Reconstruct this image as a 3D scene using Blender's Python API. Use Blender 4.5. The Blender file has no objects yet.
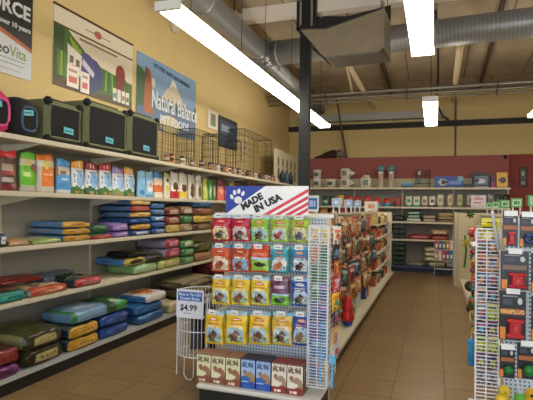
import bpy, math, random
from mathutils import Vector, Matrix, Euler, noise
R = random.Random(7)
PI = math.pi
COL = bpy.context.scene.collection
SC = bpy.context.scene

# ------------------------------------------------------------------ camera
F_PX = 488.0
YAW, PITCH, ROLL, H = math.atan(168.5/F_PX), math.atan(8/F_PX), .015, 1.5
fw = Vector((-math.sin(YAW)*math.cos(PITCH), math.cos(YAW)*math.cos(PITCH), math.sin(PITCH)))
rt = Vector((math.cos(YAW), math.sin(YAW), 0)); up = rt.cross(fw)
r2 = rt*math.cos(ROLL)+up*math.sin(ROLL); u2 = up*math.cos(ROLL)-rt*math.sin(ROLL)
cam = bpy.data.cameras.new('camera'); co = bpy.data.objects.new('camera', cam); COL.objects.link(co)
m = Matrix((r2, u2, -fw)).transposed().to_4x4(); m.translation = (0, 0, H)
co.matrix_world = m
cam.sensor_width = 36; cam.lens = 36*F_PX/533; cam.clip_end = 60
SC.camera = co

def at(px, py, X=None, Y=None, Z=None):
    """measure: where the sight line of photo point (px,py) meets a real plane of the room"""
    d = fw + r2*((px-266.5)/F_PX) + u2*((200-py)/F_PX)
    if X is not None: t = X/d.x
    elif Y is not None: t = Y/d.y
    else: t = (Z-H)/d.z
    return Vector((0, 0, H)) + d*t

# ------------------------------------------------------------------ materials
def lin(c): return c/12.92 if c <= .04045 else ((c+.055)/1.055)**2.4
def rgb(h): return tuple(lin(int(h[i:i+2], 16)/255) for i in (0, 2, 4))+(1,)
MATS = {}
def dull(h, s=.80, k=.86):
    c = [int(h[i:i+2], 16) for i in (0, 2, 4)]; g = .3*c[0]+.59*c[1]+.11*c[2]
    return ''.join('%02x' % max(0, min(255, round((g+(x-g)*s)*k))) for x in c)
def col(h, rough=.5, metal=0., var=.12, scale=30., emit=0., spec=None):
    k = (h, rough, metal, emit, scale, var)
    if k in MATS: return MATS[k]
    mt = bpy.data.materials.new('paint_'+h); mt.use_nodes = True
    nt = mt.node_tree; b = nt.nodes['Principled BSDF']
    c = rgb(h)
    tc = nt.nodes.new('ShaderNodeTexCoord'); no = nt.nodes.new('ShaderNodeTexNoise'); no.inputs['Scale'].default_value = scale
    nt.links.new(tc.outputs['Object'], no.inputs['Vector'])
    mx = nt.nodes.new('ShaderNodeMix'); mx.data_type = 'RGBA'
    mx.inputs[6].default_value = tuple(min(1, x*(1-var)) for x in c[:3])+(1,)
    mx.inputs[7].default_value = tuple(min(1, x*(1+var)) for x in c[:3])+(1,)
    nt.links.new(no.outputs['Fac'], mx.inputs[0]); nt.links.new(mx.outputs[2], b.inputs['Base Color'])
    b.inputs['Roughness'].default_value = rough; b.inputs['Metallic'].default_value = metal
    if emit:
        b.inputs['Emission Color'].default_value = c; b.inputs['Emission Strength'].default_value = emit
    MATS[k] = mt; return mt
def plas(h): return col(h, .32)
def newmat(name):
    mt = bpy.data.materials.new(name); mt.use_nodes = True
    return mt, mt.node_tree, mt.node_tree.nodes['Principled BSDF']

def tile_mat():
    mt, nt, b = newmat('floor_tile')
    tc = nt.nodes.new('ShaderNodeTexCoord'); mp = nt.nodes.new('ShaderNodeMapping')
    mp.inputs['Location'].default_value = (.32, .1, 0)
    br = nt.nodes.new('ShaderNodeTexBrick'); br.offset = 0; br.inputs['Scale'].default_value = 1
    br.inputs['Brick Width'].default_value = .412; br.inputs['Row Height'].default_value = .412
    br.inputs['Mortar Size'].default_value = .005; br.inputs['Mortar Smooth'].default_value = .3
    br.inputs['Color1'].default_value = rgb('866b45'); br.inputs['Color2'].default_value = rgb('8e744e'); br.inputs['Mortar'].default_value = rgb('4a3826')
    no = nt.nodes.new('ShaderNodeTexNoise'); no.inputs['Scale'].default_value = 5; no.inputs['Detail'].default_value = 6
    mp2 = nt.nodes.new('ShaderNodeMapping'); mp2.inputs['Scale'].default_value = (1, 3, 1)
    mx = nt.nodes.new('ShaderNodeMix'); mx.data_type = 'RGBA'; mx.blend_type = 'MULTIPLY'; mx.inputs[0].default_value = .55
    cr = nt.nodes.new('ShaderNodeValToRGB'); cr.color_ramp.elements[0].position = .3; cr.color_ramp.elements[0].color = (.6, .58, .55, 1); cr.color_ramp.elements[1].position = .7
    L = nt.links.new
    L(tc.outputs['Object'], mp.inputs[0]); L(mp.outputs[0], br.inputs['Vector']); L(tc.outputs['Object'], mp2.inputs[0]); L(mp2.outputs[0], no.inputs['Vector'])
    L(no.outputs['Fac'], cr.inputs[0]); L(br.outputs['Color'], mx.inputs[6]); L(cr.outputs[0], mx.inputs[7]); L(mx.outputs[2], b.inputs['Base Color'])
    b.inputs['Roughness'].default_value = .32
    bp = nt.nodes.new('ShaderNodeBump'); bp.inputs['Strength'].default_value = .25; bp.inputs['Distance'].default_value = .003
    inv = nt.nodes.new('ShaderNodeMath'); inv.operation = 'SUBTRACT'; inv.inputs[0].default_value = 1
    L(br.outputs['Fac'], inv.inputs[1]); L(inv.outputs[0], bp.inputs['Height']); L(bp.outputs[0], b.inputs['Normal'])
    return mt
def peg_mat(name, hexc, hole, pitch=.0254, rad=.3):
    """perforated board: holes on a square pitch in x/y and z"""
    mt, nt, b = newmat(name); L = nt.links.new
    tc = nt.nodes.new('ShaderNodeTexCoord'); sp = nt.nodes.new('ShaderNodeSeparateXYZ'); L(tc.outputs['Object'], sp.inputs[0])
    ad = nt.nodes.new('ShaderNodeMath'); ad.operation = 'ADD'; L(sp.outputs[0], ad.inputs[0]); L(sp.outputs[1], ad.inputs[1])
    def cell(s):
        a = nt.nodes.new('ShaderNodeMath'); a.operation = 'DIVIDE'; a.inputs[1].default_value = pitch; L(s, a.inputs[0])
        f = nt.nodes.new('ShaderNodeMath'); f.operation = 'FRACT'; L(a.outputs[0], f.inputs[0])
        g = nt.nodes.new('ShaderNodeMath'); g.operation = 'SUBTRACT'; g.inputs[1].default_value = .5; L(f.outputs[0], g.inputs[0])
        q = nt.nodes.new('ShaderNodeMath'); q.operation = 'MULTIPLY'; L(g.outputs[0], q.inputs[0]); L(g.outputs[0], q.inputs[1]); return q.outputs[0]
    s = nt.nodes.new('ShaderNodeMath'); s.operation = 'ADD'; L(cell(ad.outputs[0]), s.inputs[0]); L(cell(sp.outputs[2]), s.inputs[1])
    t = nt.nodes.new('ShaderNodeMath'); t.operation = 'LESS_THAN'; t.inputs[1].default_value = rad*rad; L(s.outputs[0], t.inputs[0])
    mx = nt.nodes.new('ShaderNodeMix'); mx.data_type = 'RGBA'; mx.inputs[6].default_value = rgb(hexc); mx.inputs[7].default_value = rgb(hole)
    L(t.outputs[0], mx.inputs[0]); L(mx.outputs[2], b.inputs['Base Color']); b.inputs['Roughness'].default_value = .6
    return mt
def deck_mat():
    mt, nt, b = newmat('plywood_deck'); L = nt.links.new
    tc = nt.nodes.new('ShaderNodeTexCoord'); br = nt.nodes.new('ShaderNodeTexBrick'); br.offset = .5; br.inputs['Scale'].default_value = 1
    br.inputs['Brick Width'].default_value = 1.22; br.inputs['Row Height'].default_value = 2.44; br.inputs['Mortar Size'].default_value = .012
    br.inputs['Color1'].default_value = rgb('b0a188'); br.inputs['Color2'].default_value = rgb('a8987e'); br.inputs['Mortar'].default_value = rgb('6a5c48')
    no = nt.nodes.new('ShaderNodeTexNoise'); no.inputs['Scale'].default_value = 2.5; no.inputs['Detail'].default_value = 5
    mx = nt.nodes.new('ShaderNodeMix'); mx.data_type = 'RGBA'; mx.blend_type = 'MULTIPLY'; mx.inputs[0].default_value = .6
    cr = nt.nodes.new('ShaderNodeValToRGB'); cr.color_ramp.elements[0].color = (.6, .58, .55, 1); cr.color_ramp.elements[0].position = .3; cr.color_ramp.elements[1].position = .7
    L(tc.outputs['Object'], br.inputs['Vector']); L(tc.outputs['Object'], no.inputs['Vector']); L(no.outputs['Fac'], cr.inputs[0])
    L(br.outputs['Color'], mx.inputs[6]); L(cr.outputs[0], mx.inputs[7]); L(mx.outputs[2], b.inputs['Base Color']); b.inputs['Roughness'].default_value = .8
    return mt
def duct_mat():
    mt, nt, b = newmat('galvanised_spiral'); L = nt.links.new
    tc = nt.nodes.new('ShaderNodeTexCoord'); w = nt.nodes.new('ShaderNodeTexWave'); w.bands_direction = 'Z'; w.inputs['Scale'].default_value = 5.5; w.inputs['Distortion'].default_value = 0
    L(tc.outputs['Object'], w.inputs['Vector'])
    cr = nt.nodes.new('ShaderNodeValToRGB'); cr.color_ramp.elements[0].color = rgb('80807e'); cr.color_ramp.elements[0].position = .02; cr.color_ramp.elements[1].color = rgb('96989a'); cr.color_ramp.elements[1].position = .16
    L(w.outputs[0], cr.inputs[0]); L(cr.outputs[0], b.inputs['Base Color']); b.inputs['Metallic'].default_value = .5; b.inputs['Roughness'].default_value = .4
    bp = nt.nodes.new('ShaderNodeBump'); bp.inputs['Strength'].default_value = .2; bp.inputs['Distance'].default_value = .004; L(w.outputs[0], bp.inputs['Height']); L(bp.outputs[0], b.inputs['Normal'])
    return mt

# ------------------------------------------------------------------ mesh helper
class MB:
    def __init__(s): s.v = []; s.f = []; s.m = []; s.mats = []
    def mi(s, mt):
        if mt not in s.mats: s.mats.append(mt)
        return s.mats.index(mt)
    def add(s, vs, fs, mt):
        b = len(s.v); s.v += [tuple(x) for x in vs]; k = s.mi(mt)
        for f in fs: s.f.append([b+i for i in f]); s.m.append(k)
        return s
    def box(s, x0, x1, y0, y1, z0, z1, mt, bev=0):
        if bev:
            bv = min(bev, (x1-x0)/2.1, (y1-y0)/2.1, (z1-z0)/2.1)
            vs = []
            for z, i in ((z0, bv), (z0+bv, 0), (z1-bv, 0), (z1, bv)):
                a0, a1, b0, b1 = x0+i, x1-i, y0+i, y1-i; c = bv if not i else bv*.4
                vs += [(a0+c, b0, z), (a1-c, b0, z), (a1, b0+c, z), (a1, b1-c, z), (a1-c, b1, z), (a0+c, b1, z), (a0, b1-c, z), (a0, b0+c, z)]
            fs = [list(range(7, -1, -1)), list(range(24, 32))]
            for k in range(3):
                for j in range(8): fs.append([k*8+j, k*8+(j+1) % 8, (k+1)*8+(j+1) % 8, (k+1)*8+j])
            return s.add(vs, fs, mt)
        vs = [(x, y, z) for z in (z0, z1) for y in (y0, y1) for x in (x0, x1)]
        return s.add(vs, [(0, 2, 3, 1), (4, 5, 7, 6), (0, 1, 5, 4), (2, 6, 7, 3), (0, 4, 6, 2), (1, 3, 7, 5)], mt)
    def tube(s, pts, r, mt, n=6, closed=False, caps=True):
        pts = [Vector(p) for p in pts]; N = len(pts); rings = []
        rr = r if isinstance(r, (list, tuple)) else [r]*N
        for i, p in enumerate(pts):
            a = pts[i-1] if (i or closed) else p; b = pts[(i+1) % N] if (i < N-1 or closed) else p
            d = (b-a).normalized(); ref = Vector((0, 0, 1)) if abs(d.z) < .9 else Vector((1, 0, 0))
            x = d.cross(ref).normalized(); y = d.cross(x)
            rings.append([p+(x*math.cos(2*PI*k/n)+y*math.sin(2*PI*k/n))*rr[i] for k in range(n)])
        vs = [q for rg in rings for q in rg]; fs = []
        for i in range(N if closed else N-1):
            j = (i+1) % N
            for k in range(n): fs.append((i*n+k, i*n+(k+1) % n, j*n+(k+1) % n, j*n+k))
        if caps and not closed: fs += [list(range(n-1, -1, -1)), [(N-1)*n+k for k in range(n)]]
        return s.add(vs, fs, mt)
    def lathe(s, prof, mt, n=16, c=(0, 0), mats=None):
        base = []
        for r, z in prof: base += [(c[0]+r*math.cos(2*PI*k/n), c[1]+r*math.sin(2*PI*k/n), z) for k in range(n)]
        for i in range(len(prof)-1):
            s.add([], [], mt)
        b = len(s.v); s.v += base
        for i in range(len(prof)-1):
            k2 = s.mi(mats[i] if mats else mt)
            for k in range(n): s.f.append([b+i*n+k, b+i*n+(k+1) % n, b+(i+1)*n+(k+1) % n, b+(i+1)*n+k]); s.m.append(k2)
        s.f.append([b+k for k in range(n-1, -1, -1)]); s.m.append(s.mi(mats[0] if mats else mt))
        s.f.append([b+(len(prof)-1)*n+k for k in range(n)]); s.m.append(s.mi(mats[-1] if mats else mt))
        return s
    def ball(s, c, r, mt, n=12, k=8):
        if not isinstance(r, (tuple, list)): r = (r, r, r)
        vs = [(c[0]+r[0]*math.sin(PI*i/k)*math.cos(2*PI*j/n), c[1]+r[1]*math.sin(PI*i/k)*math.sin(2*PI*j/n), c[2]-r[2]*math.cos(PI*i/k)) for i in range(k+1) for j in range(n)]
        return s.add(vs, [(i*n+j, i*n+(j+1) % n, (i+1)*n+(j+1) % n, (i+1)*n+j) for i in range(k) for j in range(n)], mt)
    def poly(s, pts, y, mt, th=.0012):
        """printed shape standing in the x-z plane, facing -y, with a little thickness"""
        n = len(pts)
        a = sum(pts[i][0]*pts[(i+1) % n][1]-pts[(i+1) % n][0]*pts[i][1] for i in range(n))
        if a < 0: pts = pts[::-1]
        vs = [(p[0], y, p[1]) for p in pts]+[(p[0], y+th, p[1]) for p in pts]
        fs = [list(range(n)), list(range(2*n-1, n-1, -1))]+[(i, i+n, (i+1) % n+n, (i+1) % n) for i in range(n)]
        return s.add(vs, fs, mt)
    def rect(s, x0, z0, x1, z1, y, mt, th=.0012): return s.poly([(x0, z0), (x1, z0), (x1, z1), (x0, z1)], y, mt, th)
    def ell(s, cx, cz, rx, rz, y, mt, n=16, th=.0012, a=0):
        return s.poly([(cx+rx*math.cos(t)*math.cos(a)-rz*math.sin(t)*math.sin(a), cz+rx*math.cos(t)*math.sin(a)+rz*math.sin(t)*math.cos(a)) for t in [2*PI*i/n for i in range(n)]], y, mt, th)
    def xf(s, M): s.v = [tuple(M @ Vector(p)) for p in s.v]; return s
    def build(s, name, parent=None, smooth=False, loc=None, rot=None):
        me = bpy.data.meshes.new(name); me.from_pydata(s.v, [], s.f)
        for mt in s.mats: me.materials.append(mt)
        me.polygons.foreach_set('material_index', s.m)
        if smooth: me.polygons.foreach_set('use_smooth', [True]*len(s.f))
        me.validate(); me.update()
        o = bpy.data.objects.new(name, me); COL.objects.link(o)
        if parent: o.parent = parent
        if loc is not None: o.location = loc
        if rot is not None: o.rotation_euler = rot
        return o

LABELS = {}
def tag(o, label, cat, group=None, kind=None):
    n = len(label.split())
    if not 4 <= n <= 16: print('LABELLEN', n, label)
    if label in LABELS: print('DUPLABEL', label)
    LABELS[label] = o
    o['label'] = label; o['category'] = cat
    if group: o['group'] = group
    if kind: o['kind'] = kind
    return o
def thing(name, label, cat, loc=(0, 0, 0), rz=0, group=None):
    o = bpy.data.objects.new(name, None); COL.objects.link(o); o.empty_display_size = .1
    o.location = loc; o.rotation_euler = (0, 0, rz)
    return tag(o, label, cat, group)
def struct(name, mb, smooth=False):
    o = mb.build(name, smooth=smooth); o['kind'] = 'structure'; return o
def text(s, size, x, z, y, mt, parent, name='lettering', ang=0., bold=.0, sx=1., align='LEFT', depth=.001):
    cu = bpy.data.curves.new('t', 'FONT'); cu.body = s; cu.size = size; cu.extrude = depth; cu.offset = bold; cu.resolution_u = 2; cu.align_x = align
    t = bpy.data.objects.new('t', cu); COL.objects.link(t); bpy.context.view_layer.update()
    me = bpy.data.meshes.new_from_object(t.evaluated_get(bpy.context.evaluated_depsgraph_get()))
    bpy.data.objects.remove(t); bpy.data.curves.remove(cu)
    me.transform(Matrix.Diagonal((sx, 1, 1, 1))); me.transform(Matrix.Rotation(ang, 4, 'Z')); me.transform(Matrix.Rotation(PI/2, 4, 'X'))
    me.materials.clear(); me.materials.append(mt); me.name = name
    o = bpy.data.objects.new(name, me); COL.objects.link(o); o.parent = parent; o.location = (x, y, z)
    return o
ORD = ['zeroth', 'first', 'second', 'third', 'fourth', 'fifth', 'sixth', 'seventh', 'eighth', 'ninth', 'tenth', 'eleventh', 'twelfth', 'thirteenth', 'fourteenth', 'fifteenth', 'sixteenth', 'seventeenth', 'eighteenth', 'nineteenth', 'twentieth',
       'twenty-first', 'twenty-second', 'twenty-third', 'twenty-fourth', 'twenty-fifth', 'twenty-sixth', 'twenty-seventh', 'twenty-eighth', 'twenty-ninth', 'thirtieth', 'thirty-first', 'thirty-second', 'thirty-third', 'thirty-fourth', 'thirty-fifth', 'thirty-sixth']

# printed artwork: layers over (u,v) in 0..1, later ones on top
def art(base, *layers):
    def fn(u, v):
        c = base
        for l in layers:
            k = l[0]
            if k == 'b' and l[1] <= v <= l[2]: c = l[3]
            elif k == 'r' and l[1] <= u <= l[3] and l[2] <= v <= l[4]: c = l[5]
            elif k == 'n' and l[1] <= u <= l[3] and l[2] <= v <= l[4]:
                q = math.sin(int(u*l[6])*12.98+int(v*l[6]*1.3)*78.23+l[1]*5)*43758.5; c = l[5][int((q-math.floor(q))*len(l[5]))] or c
            elif k == 'e' and ((u-l[1])/l[3])**2+((v-l[2])/l[4])**2 <= 1: c = l[5]
        return c
    return fn
def pouch(W, D, Ht, fn, back='c8c8c8', nx=12, nz=16, stand=True, crinkle=.004, seed=0, rough=.3, mt=None):
    """filled bag: front -y, bottom at z=0. stand: gusseted bottom, pinched top; else flat at both ends (hanging)"""
    rd = random.Random(seed); ph = [rd.uniform(0, 6) for _ in range(6)]; mb = mt or MB(); F = []; B = []
    for j in range(nz+1):
        v = j/nz
        for i in range(nx+1):
            u = i/nx; e = math.sin(PI*u)**.45 if 0 < u < 1 else 0
            if stand: t = D*(1-v**2.2)**.8*(.35+.65*e) if v < 1 else 0
            else: t = D*e*(math.sin(PI*min(1, v*1.12))**.5 if 0 < v < .89 else 0)
            t = max(t, .003)
            w = W*(1-.05*math.sin(PI*v)*(1 if stand else .6))
            cr = crinkle*(math.sin(9*u+ph[0]+4*v)*math.sin(11*v+ph[1])+.5*math.sin(23*v+ph[2]+6*u))*(1 if 0 < u < 1 else .3)
            q = noise.noise_vector(Vector((u*2.2+ph[0]*3, v*3.5, ph[1])))+noise.noise_vector(Vector((u*6, v*8+ph[2], ph[3])))*.4
            if stand:
                w *= 1+.03*math.sin(PI*min(1, v*1.3))-.10*max(0, v-.72)/.28; cr += q.y*D*.10
            x = (u-.5)*w+crinkle*.8*math.sin(7*v+ph[3])+q.x*W*.035*(1 if 0 < v else 0); z = v*Ht + ((.03 if stand else .012)*Ht*math.sin(5*u+ph[4])+q.z*Ht*.012)*(v > .85)
            F.append((x, -t/2+cr, z)); B.append((x, t/2+cr, z))
    n = nx+1; b = len(mb.v); mb.v += F+B; o = len(F)
    for j in range(nz):
        for i in range(nx):
            a = b+j*n+i; c = col(dull(fn((i+.5)/nx, (j+.5)/nz), .95, .97), rough)
            mb.f.append([a, a+1, a+1+n, a+n]); mb.m.append(mb.mi(c))
            c = col(back, rough)
            mb.f.append([a+o, a+n+o, a+1+n+o, a+1+o]); mb.m.append(mb.mi(c))
    def strip(ix):
        for p, q in zip(ix, ix[1:]):
            j = (p // n)/nz; mb.f.append([b+p, b+q, b+q+o, b+p+o]); mb.m.append(mb.mi(col(dull(fn(.02 if p % n == 0 else .98, min(.99, j+.03)), .9, .9), rough)))
    strip(list(range(n-1, -1, -1))); strip([nx+j*n for j in range(nz, -1, -1)]); strip([j*n for j in range(nz+1)]); strip([nz*n+i for i in range(n)])
    return mb
def cushion(L, W, T, fn, end, side, sag=.0, seed=0, nx=18, ny=16, rough=.32, patch=None):
    """filled sack lying flat: +x is the end that faces the aisle, bottom at z=0"""
    rd = random.Random(seed); ph = [rd.uniform(0, 6) for _ in range(6)]; mb = MB(); a, b, c = L/2, W/2, T/2; r = min(T*.29, .036); nz = 5
    def pos(x, y, z):
        ix, iy, iz = max(-a+r, min(a-r, x*a)), max(-b+r, min(b-r, y*b)), max(-c+r*.95, min(c-r*.95, z*c))
        d = Vector((x*a-ix, y*b-iy, z*c-iz))
        p = Vector((ix, iy, iz))+(d.normalized()*r if d.length > 1e-9 else d)
        p.x *= 1-.045*y*y+.012*math.sin(4*y+ph[4]); p.y *= 1-.05*x*x+.015*math.sin(5*x+ph[5])
        e = (1-x*x)**.5*(1-y*y)**.5 if abs(x) < 1 and abs(y) < 1 else 0
        if z > 0: p.z += T*.07*math.sin(6*x+ph[0]+3*y)*math.sin(5*y+ph[1])*e+T*.04*math.sin(13*x+9*y+ph[2])*e-T*.10*(x*x)**2-T*.08*(y*y)**2
        q = noise.noise_vector(Vector((p.x*8+ph[0]*5, p.y*8, z*2+ph[1]*3)))*1.5+noise.noise_vector(Vector((p.x*24, p.y*24+ph[2]*4, z*3)))*.45
        k = 1 if z > -.5 else .3
        p.x += q.x*.012*k; p.y += q.y*.008*k; p.z += min(0, q.z)*.014*max(0, z)
        p.z += c
        return p
    def face(n, m, P, cf):
        o = len(mb.v); mb.v += [tuple(P(2*i/n-1, 2*j/m-1)) for j in range(m+1) for i in range(n+1)]
        for j in range(m):
            for i in range(n):
                q = o+j*(n+1)+i; mb.f.append([q, q+1, q+n+2, q+n+1]); mb.m.append(mb.mi(col(dull(cf((i+.5)/n, (j+.5)/m), .88, .88), rough)))
    endf0 = end if callable(end) else (lambda u: end)
    if callable(end): end = end(.01)
    def endf(u, v):
        if patch and .16 < u < .84 and .22 < v < .8:
            if .4 < v < .66 and .28 < u < .72 and int(u*ny*1.0) % 2: return side
            return patch
        return endf0(u)
    face(nx, ny, lambda u, v: pos(u, v, 1), lambda u, v: endf0(v) if u > .955 or u < .05 else fn(u, v))
    face(nx, ny, lambda u, v: pos(u, -v, -1), lambda u, v: side)
    face(ny, nz, lambda u, v: pos(1, u, v), endf); face(ny, nz, lambda u, v: pos(-1, -u, v), lambda u, v: end)
    sf = lambda u, v: end if u > .95 or u < .05 else (patch if patch and .3 < u < .6 and .35 < v < .65 and seed % 2 else side)
    face(nx, nz, lambda u, v: pos(u, -1, v), sf); face(nx, nz, lambda u, v: pos(-u, 1, v), lambda u, v: side)
    return mb
def artbox(W, D, Ht, fn, side, topc, nx=10, nz=14):
    """carton, front -y with printed face, bottom z=0"""
    mb = MB(); s, t = col(side), col(topc)
    mb.box(-W/2, W/2, 0, D, 0, Ht, s); mb.m[-5] = mb.mi(t)
    mb.add([(-W/2-.0005, -.0005, Ht+.0006), (W/2+.0005, -.0005, Ht+.0006), (W/2+.0005, D, Ht+.0006), (-W/2-.0005, D, Ht+.0006)], [(0, 1, 2, 3)], t)
    for j in range(nz):
        for i in range(nx):
            x0, x1 = -W/2+W*i/nx, -W/2+W*(i+1)/nx; z0, z1 = Ht*j/nz, Ht*(j+1)/nz
            mb.add([(x0, -.001, z0), (x1, -.001, z0), (x1, -.001, z1), (x0, -.001, z1)], [(0, 1, 2, 3)], col(fn((i+.5)/nx, (j+.5)/nz), .4))
    return mb

# ------------------------------------------------------------------ common paints
cream = col('cdc3a8', .5, var=.05); wire_w = col('dfe3ea', .35); white = col('e8e8e4', .5, var=.04); black = col('141414', .5)
YEL = 'd3ba80'; XW = -3.87; XP = -3.82
pegw = peg_mat('pegboard_cream', 'a39d90', '5c584e', .0254, .16)
pegb = peg_mat('pegboard_white', 'c9d1dc', '5c6778', .0254, .25)

# ------------------------------------------------------------------ the room
struct('floor', MB().box(XW-.1, 6.6, -3, 14.2, -.1, 0, tile_mat()))
yel = col(YEL, .75, var=.04, scale=2)
struct('wall_left', MB().box(XW-.12, XW, -3, 14.2, 0, 6.2, yel))
struct('wall_right', MB().box(6.5, 6.62, -3, 14.2, 0, 6.2, yel))
struct('wall_back', MB().box(XW, 6.5, 13.1, 13.2, 0, 5.2, yel))
red = col('94504a', .7, var=.04, scale=2); red2 = col('8a382c', .7, var=.04, scale=2)
struct('wall_back_partition', MB().box(XW+.002, 1.66, 12.88, 13.098, 0, 2.86, red))
struct('wall_back_alcove', MB().box(1.662, 6.49, 13.0, 13.097, 0, 2.88, red2))
struct('wall_front', MB().box(XW, 6.5, -3, -2.9, 0, .5, yel).box(XW, 6.5, -3, -2.9, 3.4, 6.2, yel))
def zc(y): return 5.55-.077*y + (.0)
dk = deck_mat()
ceil = MB(); y0, y1 = -3, 13.15
ceil.add([(XW, y0, zc(y0)), (6.5, y0, zc(y0)), (6.5, y1, zc(y1)), (XW, y1, zc(y1)), (XW, y0, zc(y0)+.1), (6.5, y0, zc(y0)+.1), (6.5, y1, zc(y1)+.1), (XW, y1, zc(y1)+.1)],
         [(0, 1, 2, 3), (7, 6, 5, 4), (0, 4, 5, 1), (1, 5, 6, 2), (2, 6, 7, 3), (3, 7, 4, 0)], dk)
struct('ceiling', ceil)
wood = col('8d7448', .75, var=.2, scale=6); woodd = col('4a3c28', .8)
bs = MB()
for x in (-3.2, -1.1, 1.0, 3.2, 5.0):
    for (a, b) in ((-2.9, 7.75), (8.05, 13.0)):
        bs.add([(x-.03, a, zc(a)-.0), (x+.03, a, zc(a)), (x+.03, b, zc(b)), (x-.03, b, zc(b)), (x-.03, a, zc(a)-.1), (x+.03, a, zc(a)-.1), (x+.03, b, zc(b)-.1), (x-.03, b, zc(b)-.1)],
               [(0, 1, 2, 3), (7, 6, 5, 4), (0, 4, 5, 1), (1, 5, 6, 2), (2, 6, 7, 3), (3, 7, 4, 0)], woodd if int(x*10) % 4 else wood)
struct('trim_1', bs)
# painted roof beam and its post
struct('trim_2', MB().box(XW, 6.5, 7.8, 8.0, 4.74, zc(7.8)+.05, col('e2dace', .7, var=.05, scale=2)))
col_t = MB(); steel = col('0a0b0c', .6)
col_t.box(-2.115, -1.955, 7.68, 7.84, 0, 4.5, steel).box(-2.20, -1.87, 7.76, 7.799, 4.46, 4.95, steel).box(-2.20, -1.87, 8.001, 8.04, 4.46, 4.95, steel).box(-2.20, -1.87, 7.76, 8.04, 4.46, 4.50, steel)
for x in (-2.13, -1.94): col_t.box(x-.015, x+.015, 7.752, 7.762, 4.5, 4.93, col('8a8a88', .4))
struct('trim_3', col_t)
# dark ledger and pale chase high on the back wall
struct('trim_4', MB().box(XW, 6.5, 12.98, 13.1, 3.63, 3.76, col('1b1712', .6)))
ch = MB().box(XW+.3, .2, 12.86, 13.1, 3.84, 4.02, col('a8a7a2', .6)); struct('trim_5', ch)
# white service strip / conduits
cd = MB().tube([(.47, 13.07, 2.88), (.47, 13.07, 4.3)], .022, col('6e6450', .5), 8); tag(cd.build('conduit'), 'thin vertical conduit on the yellow back wall right of the far light', 'pipe')
pl = MB().tube([(-2.25, 13.05, 2.86), (-2.35, 12.9, 3.5), (-2.42, 12.4, 4.4)], .03, col('57503f', .5), 8); tag(pl.build('pole'), 'dark slanted pole rising from the red wall to the ceiling', 'pole')

# ceiling pipes: bundle running across
PIPE = [('upper', 4.13, .04, 11.0), ('middle', 4.05, .03, 11.1), ('lower', 3.97, .022, 11.15)]
for nm, z, r, y in PIPE:
    p = MB().tube([(XW+.05, y, z), (6.4, y, z)], r, col('7c776c', .4, .6), 10)
    for x in (-2.4, -.6, 1.2, 3.): p.box(x-.02, x+.02, y-r-.01, y+r+.01, z-r-.01, z+r+.012, col('4b463c', .5))
    tag(p.build('sprinkler_pipe'), f'{nm} pipe of the bundle crossing below the ceiling near the back', 'pipe', 'ceiling pipes')
# wooden braces
for (a, b, ya, yb, w, lab) in (((349, 66), (373, 108), 9.2, 12.7, .06, 'pair left of the far light, thicker one'), ((347, 66), (352, 92), 9.1, 11.0, .025, 'pair left of the far light, thinner one'), ((460, 48), (453, 100), 8.7, 12.6, .055, 'right of the far ceiling light')):
    p, q = at(*a, Y=ya), at(*b, Y=yb)
    b = MB().tube([p+Vector((0, -.15, .12)), p, q], w, col('b8a684', .7), 4)
    tag(b.build('ceiling_brace'), f'tan wooden ceiling brace, {lab}', 'brace')
cb = MB().tube([(-.02, 8.6, 4.85), (.0, 9.2, 4.6), (.03, 9.9, 4.55), (.04, 10.9, 4.2), (.0, 11.9, 4.0), (.16, 12.8, 3.85), (.3, 13.0, 3.78)], .022, black, 6)
tag(cb.build('cable', smooth=True), 'black cable looping down beside the far ceiling light', 'cable')

# ducts
dm = duct_mat(); DX, DY, DZ = -3.0, 8.35, 4.3
def duct(name, label, p0, p1, r, bands=()):
    p0, p1 = Vector(p0), Vector(p1); Ld = (p1-p0).length; d = (p1-p0).normalized()
    t = thing(name, label, 'duct', p0)
    mb = MB().tube([(0, 0, 0), (0, 0, Ld)], r, dm, 32)
    o = mb.build('duct_pipe', t, True); o.rotation_euler = d.to_track_quat('Z', 'Y').to_euler()
    for k in bands:
        q = MB().tube([(0, 0, k-.03), (0, 0, k+.03)], r+.012, col('8b8d8c', .35, .7), 32).build('duct_collar', t, True); q.rotation_euler = o.rotation_euler
    for k in (.15, .5, .85):
        c = d*Ld*k; zz = zc(p0.y+c.y)-(p0.z+c.z)
        MB().tube([c+Vector((0, 0, r-.01)), c+Vector((0, 0, zz))], .012, col('2a2a28', .5), 6).build('hanger_rod', t)
    return t
duct('spiral_duct', 'galvanised spiral duct running above the left aisle to the elbow', (DX, .5, DZ), (DX, DY-.2, DZ), .19, (2.6, 5.4, 7.5))
duct('spiral_duct', 'thinner spiral duct continuing from the elbow to the back wall', (DX, DY+.25, DZ-.02), (DX, 13.0, DZ-.1), .155, (.3, 2.2))
duct('spiral_duct', 'wide spiral duct crossing the whole ceiling behind the lights', (DX+.2, DY, DZ), (6.3, DY-.75, DZ-.02), .215, (.12, 2.5, 5.))
el = MB().ball((DX+.02, DY, DZ), (.25, .3, .235), col('8c8e8d', .4, .5), 20, 12)
for a in range(3): el.tube([(DX+.02+.236*math.cos(t), DY+(a-1)*.12, DZ+.236*math.sin(t)) for t in [2*PI*i/20 for i in range(20)]], .012, col('8b8d8c', .35, .7), 5, True)
tag(el.build('duct_elbow', smooth=True), 'metal elbow joining the long duct and the crossing duct', 'duct')

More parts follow.
